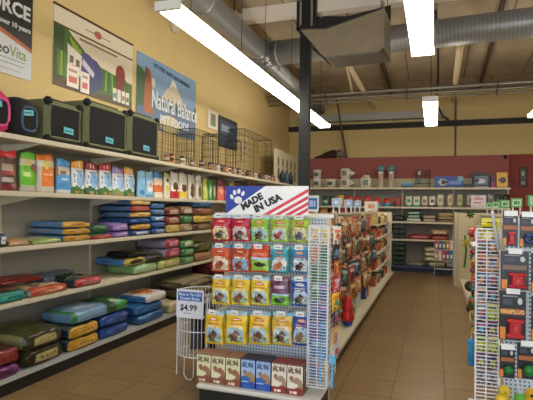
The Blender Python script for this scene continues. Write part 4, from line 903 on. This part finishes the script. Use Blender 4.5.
def card(label, xa, xb, ya, yb, kind, fy=FY):
    p0 = at(xa, yb, Y=fy); p1 = at(xb, ya, Y=fy); w = p1.x-p0.x; h = p1.z-p0.z
    t = thing('toy_package', label, 'toy package', ((p0.x+p1.x)/2, fy, p0.z), 0, 'toy packages on the right rack')
    bk = {'clam': '24242c'}.get(kind, '14151a')
    MB().box(-w/2, w/2, .0, .004, 0, h, col(bk, .35)).build('backing_card', t)
    b = MB(); b.rect(-w*.36, h*.72, w*.0, h*.84, -.0015, C('3c4254')); b.rect(-w*.36, h*.88, w*.2, h*.91, -.0015, C('8c8c90')); b.rect(-w*.42, h*.52, w*.42, h*.64, -.0015, C('a8602c' if kind != 'clam' else '7c6450')); b.ell(w*.28, h*.8, w*.09, h*.07, -.0015, C('c8c8c4')); b.rect(-w*.46, h*.02, -w*.26, h*.26, -.0015, C('e08a30')); b.build('card_print', t)
    if kind in ('plug', 'clam', 'small'):
        rr = 'b81c20'
        s = w*.29 if kind != 'small' else w*.24
        rm = col('b01c20', .4); cx = w*.08; dd = s*1.1
        b = MB().box(cx-s*.8, cx+s*.8, -dd, -.004, h*.12, h*.42, rm, s*.2).box(cx-s*1.12, cx+s*1.12, -dd-.004, -.004, h*.07, h*.15, rm, s*.18).box(cx-s*1.12, cx+s*1.12, -dd-.004, -.004, h*.37, h*.45, rm, s*.18)
        b.box(cx-s*.4, cx+s*.4, -dd-s*.3, -dd, h*.2, h*.33, col('c03030', .4), s*.1)
        b.build('red_toy', t)
    if kind == 'ball': MB().ball((w*.06, -w*.26, h*.28), w*.31, plas('10702f'), 18, 12).build('green_ball', t, True)
    if kind == 'tyre': MB().tube([(w*.1+w*.26*math.cos(a), -.02, h*.27+w*.26*math.sin(a)) for a in [2*PI*i/18 for i in range(18)]], w*.12, plas('28386c'), 8, True).build('blue_ring', t, True)
    if kind == 'plug': text('FIREPLUG', w*.215, 0, h*.545, -.004, C('f0c070'), t, align='CENTER', bold=.0008, depth=.0005)
    hk = MB().tube([(0, 0, 0), (0, -(RY-fy)-.02, 0)], .003, wire_w, 5).build('peg_hook', RK, loc=((p0.x+p1.x)/2-RX0, 0, p1.z-.008))
    MB().box(-.034, .034, -(RY-fy)-.026, -(RY-fy)-.022, -.004, .026, white).build('price_tag', hk)
    return t
card('black toy card with small red hydrant toy, upper left of the right rack', 502.5, 518, 214, 246, 'small')
card('black toy card with dark blue ring toy at the upper right edge', 519.5, 536, 215, 247, 'tyre')
card('clear packaged red hydrant toy in the second row of right rack', 500.5, 529, 252, 289, 'clam')
card('black toy card at the right edge beside the clear packaged toy', 531, 548, 254, 292, 'ball')
card('FIREPLUG card with red hydrant toy on the right rack', 499, 526, 292, 339, 'plug')
card('black toy card half cut off right of the FIREPLUG card', 531, 548, 297, 341, 'plug2')
card('black card with green ball, left one on the right rack', 499.5, 515, 347, 377, 'ball')
card('black card with larger green ball at the right edge', 517, 537, 344, 378, 'ball')
# yellow and green soft toys low on the rack
def duck(label, px, py, c, c2, r=.033):
    p = at(px, py, Y=3.12)
    t = thing('rubber_ball_toy', label, 'toy', p)
    MB().ball((0, 0, 0), r, plas(c), 16, 10).ball((-.008, 0, -r*1.5), (r*1.25, r, r), plas(c), 16, 10).build('body', t, True)
    MB().ball((.0, -r*.95, 0), r*.3, plas(c2), 8, 6).build('face', t, True)
    MB().tube([(0, 0, r), (0, .02, r+.03), (0, RY-3.12, r+.03)], .0025, wire_w, 4).build('hang_loop', t)
duck('yellow rubber ball toy low on the right rack, left one', 504.5, 391, 'd8b82c', 'b89020')
duck('green rubber toy between the yellow ones low on the rack', 520, 399, '5ca838', '3c7c28')
duck('yellow and black rubber toy at the bottom right corner', 531, 394, 'd8a820', '14141a')
# right gondola behind it
GX2 = .86
t = thing('aisle_gondola', 'cream double sided display unit along the right of the middle aisle', 'shelving', (GX2, 3.40, 0)); L = 7.0
MB().box(-.015, .015, 0, L, .15, 1.42, pegw).build('pegboard', t); MB().box(-.03, .03, 0, L, 1.42, 1.45, cream).build('top_rail', t)
for sx in (-1, 1):
    a, b = sorted((sx*.02, sx*.38)); MB().box(a, b, 0, L, .12, .155, cream).build('base_deck', t)
    a, b = sorted((sx*.33, sx*.36)); MB().box(a, b, 0, L, 0, .12, cream).build('kick_plate', t)
MB().box(-.42, .42, L, L+.03, 0, 1.46, col('c4b896', .5)).build('end_panel', t)
# end panel at the far end of the aisle, fluted
t = thing('tall_end_panel', 'tan fluted end panel standing at the far right end of the aisle', 'panel', (.38, 10.5, 0))
MB().box(0, .045, -.0, .5, 0, 1.47, cream).build('edge_post', t); b = MB().box(.045, .5, .01, .5, 0, 1.46, col('c4b48c', .5))
for k in range(4): b.box(.07+k*.1, .075+k*.1, .005, .01, .02, 1.44, col('9c8c68', .6))
b.build('panel', t)
# toys hung along right gondola left face
def plush(label, x, y, z, s, c, c2, leafy=True):
    t = thing('plush_toy', label, 'toy', (x, y, z))
    b = MB().ball((0, 0, 0), (s, s*.8, s*.9), col(c, .9), 12, 8)
    if leafy:
        for k in range(7):
            a = 2*PI*k/7; b.tube([(0, 0, 0), (s*1.3*math.cos(a), -s*.3, s*1.3*math.sin(a)), (s*1.9*math.cos(a+.2), -s*.2, s*1.8*math.sin(a+.2))], [s*.5, s*.35, s*.08], col(c, .9), 6)
    b.build('body', t, True); MB().ball((0, -s*.7, s*.1), s*.4, col(c2, .9), 10, 6).build('face', t, True)
    MB().tube([(0, 0, s*.8), (0, 0, s+.05), (.3, 0, s+.06)], .003, wire_w, 4).build('hang_loop', t)
plush('green leafy plush toy at the top left of the right unit', .40, 6.3, 1.46, .03, '2a4c20', '5c7c34')
plush('lime leafy plush toy below the top green one', .40, 6.2, 1.25, .026, '4c7428', '98a038')
plush('dark green plush toy on the right unit, below the lime one', .42, 6.0, .98, .028, '24402a', '4c6c38')
plush('red plush toy hanging on the right unit near the wing panel', .36, 5.2, 1.10, .032, '7c2430', 'a85060', False)
plush('pink plush toy hanging beneath the red plush toy', .36, 5.2, .92, .032, '8c3c4c', 'b07880', False)
plush('teal plush toy low on the right unit', .36, 5.2, .74, .03, '245c60', '80c0c0', False)
plush('dark olive plush toy resting low by the aisle edge', .50, 7.6, .42, .09, '26301c', '4c4c28', False)
plush('brown and yellow plush toy beneath the dark olive one', .42, 6.0, .40, .075, '3c3018', 'b89830', False)
plush('small maroon plush toy beside the wing panel low down', .38, 5.0, .50, .05, '401c28', '8c6c30', False)
CL = [('b8302c', 'red'), ('3c7c34', 'green'), ('d0a828', 'yellow'), ('c85c80', 'pink'), ('2c5c90', 'blue'), ('d06c28', 'orange'), ('5c2c24', 'maroon'), ('8c9c38', 'lime')]
for k in range(16):
    c, nm = CL[(k*3) % 8]
    packet(f'small {nm} toy packet left of the right wing panel, {ORD[k//2+1]} from top, {"near" if k % 2 else "far"} column', .37-.03*(k % 2)+R.uniform(-.02, .02), 5.3-.6*(k % 2), 1.22-.115*(k//2)+R.uniform(-.02, .02), .10, .11, pk(c, CL[(k+3) % 8][0], CL[(k+5) % 8][0]), -WR+R.uniform(-.6, .6), 'toy packets left of the right wing panel', .05, seed=k+200)
for k, (y, z, c, nm) in enumerate(((4.6, 1.2, 'c8b818', 'yellow'), (4.6, .95, 'c83c3c', 'red'), (4.7, .7, '6c7c48', 'olive'), (4.3, 1.0, 'e09c38', 'orange'))):
    packet(f'{nm} toy packet hanging just behind the right wing panel', .44, y, z, .14, .2, pk(c, 'e8e0a0', '2c3c2c'), -.5, 'toy packets behind the right wing panel', .03, seed=k)
o = artbox(.19, .08, .16, A('d8cc28', ('e', .5, .5, .3, .25, '2c3c1c'), ('b', .8, 1, 'e0dc60')), 'c8c020', 'c8c020', 8, 8).build('toy_box', loc=(.56, 5.55, 1.27)); tag(o, 'yellow-green toy box at the top of the right unit', 'box'); 
rp = MB().tube([(.33, 6.1, 1.22), (.33, 6.1, 1.26), (.845, 6.1, 1.27)], .003, wire_w, 4).tube([(.33, 6.1, 1.22), (.345, 6.1, 1.05), (.33, 6.1, .86)], .012, col('3c7030', .9), 8).ball((.33, 6.1, .86), .02, col('4c9c3c', .9), 8, 6); tag(rp.build('rope_toy', smooth=True), 'thin green rope toy hanging before the tan end panel', 'toy')
st = MB()
for k in range(5): a = 2*PI*k/5; st.tube([(.36, 6.0, 1.14), (.36+.09*math.cos(a), 6.0, 1.14+.06*math.sin(a))], [.02, .008], col('a08c28', .9), 6)
tag(st.build('star_toy', smooth=True), 'yellow star shaped toy beside the green rope toy', 'toy')
t = thing('rope_bone', 'bright blue bone shaped toy left of the right wing panel', 'toy', (.225, 3.33, .55))
MB().tube([(0, 0, 0), (-.008, 0, .05), (0, 0, .12)], [.022, .016, .02], col('1c84b8', .7), 10).ball((0, 0, 0), (.026, .022, .022), col('1c84b8', .7), 10, 6).ball((0, 0, .13), (.026, .022, .022), col('1c84b8', .7), 10, 6).build('bone', t, True)
MB().tube([(0, 0, .14), (0, 0, .19), (.12, 0, .2)], .003, wire_w, 4).build('hang_loop', t)
# green sign holders receding on the right unit
for nm, y, w in (('nearest', 4.95, .125), ('second nearest', 6.05, .115), ('middle', 7.0, .11), ('second farthest', 8.0, .11), ('farthest', 8.9, .11)):
    holder(f'{nm} of the green sign holders on the right unit top', GX2, y, 1.45, w, .10, .10, '5c9c58', col('cfc8b4', .5), ('a8d098', '3c7c40') if y > 5.5 else ('98c890', 'c07040'))
# clear curved strip
cs = MB()
for k in range(1): cs.tube([(.318, 3.12, 1.50), (.325, 3.12, 1.44), (.34, 3.12, 1.36), (.352, 3.12, 1.28)], [.008, .009, .011, .014], col('b9bcc4', .15), 8)
tag(cs.build('clear_strip', smooth=True), 'pale curved plastic strip at the top of right wing panel', 'strip')

# ------------------------------------------------------------------ back wall shelving
BY = 12.4
t = thing('shelving_unit', 'cream shelving along the red back wall with stocked shelves', 'shelving', (-3.2, 12.84, 0)); W = 1.64+3.2
MB().box(0, W, -.02, 0, .1, 2.04, col('8f8a84', .6)).build('back_panel', t)
MB().box(0, W, -.02, 0, 2.05, 2.30, col('b8ac84', .6)).build('top_backboard', t)
for z in (2.05, 1.58, 1.22, .79):
    s = MB().box(0, W, -.44, -.02, z-.03, z, cream).build('shelf', t); MB().box(0, W, -.45, -.44, z-.04, z+.003, cream).build('price_rail', s)
MB().box(0, W, -.5, -.02, .1, .15, col('3c4c70', .4)).build('base_deck', t); MB().box(0, W, -.46, -.03, 0, .1, col('24304c', .5)).build('kick_plate', t)
for k in range(5): MB().box(W*k/4-.02, W*k/4+.02, -.03, .01, 0, 2.06, cream).build('upright', t)
BS = 12.43
def bat(px, z): return at(px, 188, Y=BS).x
# top board
def jug(label, px, lay=False, z=2.052, s=.27):
    t = thing('plastic_jug', label, 'jug', (bat(px, z), 12.60, z)); c = plas('d0ccb8')
    if lay:
        MB().box(-.14, .10, -.1, .1, 0, .25, c, .03).build('body', t, True); MB().lathe([(.11, 0), (.035, .09), (.035, .13)], c, 12).xf(Matrix.Translation((.09, 0, .125)) @ Matrix.Rotation(PI/2, 4, 'Y')).build('neck', t, True)
        MB().rect(-.1, .06, .03, .19, -.103, C('8a6c5c')).rect(-.08, .14, -.02, .18, -.105, C('3c5c6c')).build('paper_label', t)
    else:
        MB().box(-.14, .14, -.1, .1, 0, .27, c, .04).build('body', t, True); MB().box(-.07, .09, -.04, .04, .27, .33, c, .02).build('handle', t, True)
        MB().rect(-.07, .06, .07, .2, -.103, C('8a7c5c')).rect(-.05, .14, .05, .19, -.105, C('2c7c8c')).build('paper_label', t)
def tub(label, px, z, r, h):
    t = thing('plastic_tub', label, 'tub', (bat(px, z), 12.60, z)); c = plas('cfcab4')
    MB().lathe([(r*.88, 0), (r, h*.9), (r, h*.93)], c, 18).build('tub_body', t, True); MB().lathe([(r*1.06, h*.93), (r*1.06, h)], plas('dcd8c8'), 18).build('lid', t)
    MB().rect(-r*.5, h*.3, r*.5, h*.7, -r*1.02, C('34545c')).build('paper_label', t)
tub('upper pail of two stacked cream pails on the back shelf', 315.5, 2.052+.235, .115, .23); tub('lower pail of two stacked cream pails on the back shelf', 315.5, 2.052, .115, .233)
tub('short cream tub between the pails and the jugs', 329.5, 2.052, .14, .22)
jug('cream jug lying on its side, lower one', 345, True); jug('cream jug lying on its side, upper one', 345, True, 2.303)
jug('upright cream jug with handle on the back shelf', 365)
for px, nm in ((380, 'left'), (390.5, 'right')):
    t = thing('spray_bottle', f'{nm} tall white bottle with teal cap on back shelf', 'bottle', (bat(px, 2), 12.6, 2.052))
    MB().lathe([(.06, 0), (.06, .36), (.075, .4), (.05, .42)], plas('d4cfc4'), 14).build('bottle_body', t, True); MB().lathe([(.08, .42), (.1, .46), (.09, .54), (.03, .56)], plas('5c9090'), 14).build('cap', t, True)
    MB().rect(-.03, .14, .03, .34, -.062, C('b07c74')).build('paper_label', t)
for px, dx in ((404, 0), (410, 0)):
    o = artbox(.15, .12, .13, A('4c7c98', ('b', .0, .4, '2c3c44'), ('b', .8, 1, '6cb0c0')), '2c4454', '5c8c9c', 6, 6).build('small_carton', loc=(bat(px, 2), 12.52, 2.052)); tag(o, f'{"left" if px < 406 else "right"} small blue carton right of the tall teal-capped bottles', 'box')
t = thing('wire_display_stand', 'small dark two tier stand on the back shelf top', 'stand', (bat(422.5, 2), 12.6, 2.052))
for x in (-.16, .16): MB().tube([(x, 0, 0), (x, 0, .44)], .01, black, 5).build('post', t)
for z in (.1, .3, .43): MB().box(-.19, .19, -.06, .06, z, z+.012, col('3c3430', .6)).build('tier', t)
for k, (px, z, c, nm) in enumerate(((419, .312, 'c0b8ac', 'white cup, upper left'), (427, .312, '6c3c34', 'maroon cup, upper right'), (419, .112, '3c7c98', 'blue cup, lower left'), (427, .112, '8c8478', 'grey cup, lower right'))):
    o = MB().lathe([(.03, 0), (.04, .1)], plas(c), 10).build('cup', loc=(bat(px, 2), 12.6, 2.052+z)); tag(o, f'{nm} on the dark two tier stand', 'cup')
def bigbox(label, pa, pb, yt, z, fn, side, d=.2, y=12.5):
    xa, xb = at(pa, 188, Y=y).x, at(pb, 188, Y=y).x; h = at((pa+pb)/2, yt, Y=y).z-z
    o = artbox(xb-xa, d, h, fn, side, side, 16, 10).build('product_box', loc=((xa+xb)/2, y, z)); tag(o, label, 'box'); return o
bigbox('long royal blue box on the back shelf top', 434.5, 463, 176.5, 2.052, A('2c48a0', ('e', .3, .5, .16, .3, 'a8b088'), ('e', .32, .5, .1, .2, '24283c'), ('r', .5, .3, .95, .6, '6c84b8'), ('b', 0, .15, '203c7c'), ('r', .8, .6, 1, 1, '6ca0b0')), '24408c')
bigbox('black box with blue-white picture on the back shelf top', 472.5, 490, 173, 2.052, A('1c1c24', ('r', .12, .2, .85, .75, '5c7488'), ('e', .5, .45, .22, .2, 'c8ccd0'), ('r', .1, .0, .9, .12, '8c9098'), ('e', .25, .5, .1, .15, '2c3440')), '16161c')
bigbox('magenta box between the black and the yellow box', 491, 495.5, 176, 2.052, A('8c2c5c', ('b', .5, .9, '4c1c40')), '5c1c3c')
bigbox('yellow box with dark oval on the back shelf top', 496.5, 507.5, 172.5, 2.052, A('e0a81c', ('e', .55, .5, .35, .18, '2c4c50'), ('e', .72, .5, .14, .12, '4c2c20'), ('b', 0, .12, 'b08010')), 'c09018')
# small dark box row
bigbox('low dark box between the blue and the black box', 464, 472, 184, 2.052, A('2c2824'), '24201c')
# second level: upright bags
S2 = [(322, 329, '2c5c44', 'a0d0b0', 'green'), (329.5, 333.5, '4c1c24', '7c3c3c', 'maroon'), (336.5, 344, 'd89c28', 'f0c860', 'golden', 195), (345, 352.5, 'c03c28', 'e8d8c0', 'red and white'), (354, 361, 'b83024', 'f0d890', 'red and cream'), (364, 371, 'c42c24', 'e0a030', 'red and amber'), (373, 381, 'c8281c', '6cb4b8', 'red and aqua', 198), (383.5, 391, 'c8281c', '1c8c9c', 'red and teal', 198), (394, 401, 'a82c20', '8c3c28', 'red and rust', 197)]
for k, s in enumerate(S2):
    px0, px1, c, c2, nm = s[:5]; y = 12.5; xa, xb = at(px0, 200, Y=y).x, at(px1, 200, Y=y).x; yt = s[5] if len(s) > 5 else 196; h = at(px0, yt, Y=y).z-1.582
    fn = A(c, ('e', .5, .45, .34, .2, c2), ('b', 0, .15, c)) if 'red and' not in nm or px0 < 360 else A(c2, ('b', .45, 1, c))
    o = pouch(xb-xa, .12, h, fn, c, 8, 10, True, .004, k).build('food_bag', smooth=True, loc=((xa+xb)/2, y+.06, 1.582)); tag(o, f'{nm} bag on the upper back wall shelf, {ORD[k+1]} from the left', 'bag', 'bags on the upper back wall shelf')
S2b = [(405.5, 412, 'd0ccb8', '3c9c68', 'white and green'), (413, 420, 'd8d4c4', '3ca070', 'white and mint'), (421.5, 428, 'c8b8a0', '8c6c58', 'beige'), (429, 435.5, 'd8d4c8', '5c4438', 'white and brown'), (437, 444, 'd0c8b0', 'a08c78', 'cream'), (447.5, 453, 'c8bc94', '98885c', 'straw'), (457, 463, 'b8b884', '7c8c4c', 'olive cream'), (467, 474, 'c0b494', '8c5c40', 'tan'), (488, 494, 'a8a4a0', '5c5850', 'silver'), (495, 502, '3c4434', '5c6c4c', 'dark moss'), (503, 510, '24241c', '3c3c34', 'near-black')]
for k, (px0, px1, c, c2, nm) in enumerate(S2b):
    y = 12.5; xa, xb = at(px0, 200, Y=y).x, at(px1, 200, Y=y).x; h = at(px0, 194.5 if px0 > 436 else 196, Y=y).z-1.582
    o = pouch(xb-xa, .12, h, A(c, ('b', 0, .22, c2), ('r', .25, .45, .75, .7, c2)), c, 8, 10, True, .004, k).build('food_bag', smooth=True, loc=((xa+xb)/2, y+.06, 1.582)); tag(o, f'{nm} bag on the upper back wall shelf, right of the red-topped bags', 'bag', 'bags on the upper back wall shelf')
t = thing('sale_card', 'white card with red lines hung on the upper back shelf', 'sign', (at(471, 200, Y=12.34).x, 12.34, 1.6)); w = at(486, 200, Y=12.34).x-at(471, 200, Y=12.34).x
MB().box(0, w, 0, .004, 0, .27, col('dcd4d8', .5)).build('card', t); MB().rect(w*.2, .17, w*.8, .2, -.0015, C('c86c78')).rect(w*.15, .08, w*.7, .11, -.0015, C('c86c78')).rect(w*.3, .22, w*.65, .24, -.0015, C('c88c94')).build('print', t)
# third/fourth/base levels: lying bags (front faces -y)
def blying(px0, px1, z, T, c, e, label, n=1, y=12.42, cat='bag', p=None):
    xa, xb = at(px0, 240, Y=y).x, at(px1, 240, Y=y).x; w = xb-xa
    o = cushion(.36, w, T, A(c, ('r', .3, .2, .7, .8, e)), e, c, seed=int(px0), nx=8, ny=8, patch=p).build('food_bag', smooth=True, loc=((xa+xb)/2, y+.18, z), rot=(0, 0, -WR)); tag(o, label, cat, 'lying bags on the back wall shelves')
z3, z4, z5 = 1.222, .792, .152
for k, nm in enumerate(('bottom', 'middle', 'top')): blying(406, 421, z3+k*.085, .09, '1c6c48', ['d0d8c8', '1c7c50', '1c7c50'][k], f'{nm} green bag of the green stack on the back wall', p='c8d4c0')
for k, nm in enumerate(('bottom', 'top')): blying(422.5, 436, z3+k*.08, .085, '8c6c50', 'b09474', f'{nm} tan bag of the low tan stack on the back wall', p='d0bca0')
for k, nm in enumerate(('bottom', 'middle', 'top')): blying(437.5, 453, z3+k*.075, .08, ['5c4c30', 'a88c50', 'c0a464'][k], ['8c7850', 'c0a868', 'c8b070'][k], f'{nm} straw bag of the straw stack on the back wall')
blying(392, 404, z3, .15, '2c2420', '34302c', 'dark brown bag left of the green stack on the back wall')
blying(408, 430, z4, .12, 'a0202c', 'a8242c', 'flat red bag on the lower back shelf, left one', p='b85050')
blying(431, 449, z4, .11, 'a0282c', 'b03430', 'flat red bag under the cream bag on the lower back shelf', p='c85c50')
blying(430, 449, z4+.12, .13, 'b8a878', 'a83c30', 'cream bag with red rim on the lower back shelf', p='d0c498')
for k, nm in enumerate(('bottom', 'second', 'third', 'top')): blying(424 if k else 428, 441 if k else 446, z5+k*.115, .12, '9c9058', 'b0a468', f'{nm} khaki bag of the khaki stack on the bottom back deck', p='d0cca8')
blying(407, 424, z5, .09, '8c8468', '9c947c', 'flat grey-tan bag on the bottom back deck')
blying(446.5, 455, z5, .1, 'a0a08c', 'b0b0a0', 'pale bag right of the khaki stack on the bottom back deck')
# dark stacked cans / crates at left of back bay
for r in range(5):
    for c in range(2):
        xa = at(392.5+c*6.3, 240, Y=12.3).x
        zb = .152+r*.118
        if r == 4 and False: pass
        o = MB().box(0, .155, 0, .2, 0, .112, col('14201c', .5), .012).rect(.02, .03, .135, .08, -.002, C('2c4438')).build('dark_case', loc=(xa, 12.36, zb)); tag(o, f'dark case, {["left", "right"][c]} column, {ORD[r+1]} from the bottom at the back left', 'case', 'dark cases at the back')
for r in range(3):
    for c in range(2):
        xa = at(392.5+c*6.3, 240, Y=12.3).x
        o = MB().box(0, .155, 0, .2, 0, .118, col('18241f', .5), .012).rect(.02, .03, .135, .08, -.002, C('2c3c34')).build('dark_case', loc=(xa, 12.42, .792+r*.122)); tag(o, f'dark case on the shelf above, {["left", "right"][c]} column, {ORD[r+1]} from the bottom', 'case', 'dark cases at the back')
# goods hidden left part of the back shelves
for k in range(7):
    o = artbox(.2, .2, .3, pk(*GC[k][:3]), GC[k][0], GC[k][0], 6, 8).build('carton', loc=(-3.0+k*.27, 12.5, 1.222)); tag(o, f'{GC[k][3]} carton on the left bay of the back wall, {ORD[k+1]} from the corner', 'carton')
# acrylic display with colourful tubes
t = thing('display_stand', 'clear legged display stand in front of the back shelves', 'stand', (at(444, 240, Y=11.9).x, 11.9, 0))
ac = col('b8bcc8', .2)
for x in (-.2, .2):
    for y in (-.1, .1): MB().tube([(x, y, 0), (x, y, .75)], .008, ac, 5).build('leg', t)
for z in (.16, .36, .6): MB().box(-.21, .21, -.11, .11, z, z+.012, ac).build('shelf', t)
DC = [('d87c30', 'orange'), ('d8d4d8', 'white'), ('c83c38', 'red'), ('6c4c9c', 'purple'), ('2c8c78', 'teal')]
for k, (c, nm) in enumerate(DC):
    for r, z in enumerate((.372, .612)):
        x = at(444, 240, Y=11.9).x-.16+k*.08
        o = MB().box(-.034, .034, -.03, .03, 0, .2 if r else .22, plas(DC[(k+r*2) % 5][0]), .008).rect(-.02, .05, .02, .13, -.032, C('e8e4e0')).build('toy_pack', loc=(x, 11.83, z)); tag(o, f'{DC[(k+r*2) % 5][1]} pack on the {["lower", "upper"][r]} tier of the clear legged stand', 'pack', 'packs on the clear legged stand')
# plush animal on the red wall ledge
t = thing('plush_dog', 'brown and grey plush dog lying on top of the red wall', 'toy', (at(330, 153, Y=12.99).x, 12.99, 2.86))
MB().tube([(-.42, 0, .03), (-.25, 0, .05), (-.1, 0, .09), (.1, 0, .12), (.2, 0, .12)], [.02, .05, .09, .12, .08], col('3a2a1c', .95), 12).build('body', t, True)
MB().ball((.26, -.0, .12), (.12, .09, .10), col('7c7068', .95), 14, 10).ball((.36, -.02, .08), (.06, .05, .045), col('8c8078', .95), 10, 8).build('head', t, True)
for s in (-.05, .05): MB().ball((.24, s, .17), (.04, .025, .06), col('4c3828', .95), 8, 6).build('ear', t, True)
# security camera and framed picture
t = thing('security_camera', 'small black dome camera on the top corner of the red wall', 'camera', (at(505, 153, Y=12.87).x, 12.86, 2.80))
MB().box(-.03, .03, -.02, .015, -.02, .05, black, .01).build('mount', t); MB().ball((0, -.04, 0), .04, black, 12, 8).build('lens_dome', t, True)
p0, p1 = at(519, 187, Y=12.98), at(527, 167, Y=12.98)
t = thing('picture_frame', 'dark framed picture on the red wall at far right', 'picture', (p0.x, 12.98, p0.z)); w, h = p1.x-p0.x, p1.z-p0.z
MB().box(0, w, -.0, .018, 0, h, col('1c1814', .5), .006).build('frame', t); MB().rect(.03, .04, w-.03, h-.04, -.002, C('4c4438')).ell(w*.5, h*.68, w*.2, h*.12, -.0035, C('98948c')).rect(w*.3, .06, w*.75, h*.28, -.0035, C('8c8878')).build('print', t)
p0 = at(526, 199, Y=12.98)
t = thing('picture_frame', 'small wooden frame low on the red wall at right edge', 'picture', (p0.x, 12.98, p0.z-.15))
MB().box(0, .4, 0, .018, 0, .25, col('a8824c', .5), .006).build('frame', t); MB().rect(.03, .03, .37, .22, -.002, C('3c3428')).build('print', t)

# ------------------------------------------------------------------ light and view
w = bpy.data.worlds.new('daylight'); SC.world = w; w.use_nodes = True
bg = w.node_tree.nodes['Background']; bg.inputs[0].default_value = (.80, .9, 1, 1); bg.inputs[1].default_value = 3.0
SC.view_settings.view_transform = 'Standard'; SC.view_settings.look = 'None'; SC.view_settings.gamma = 1; SC.view_settings.use_curve_mapping = False
SC.view_settings.exposure = 0.38
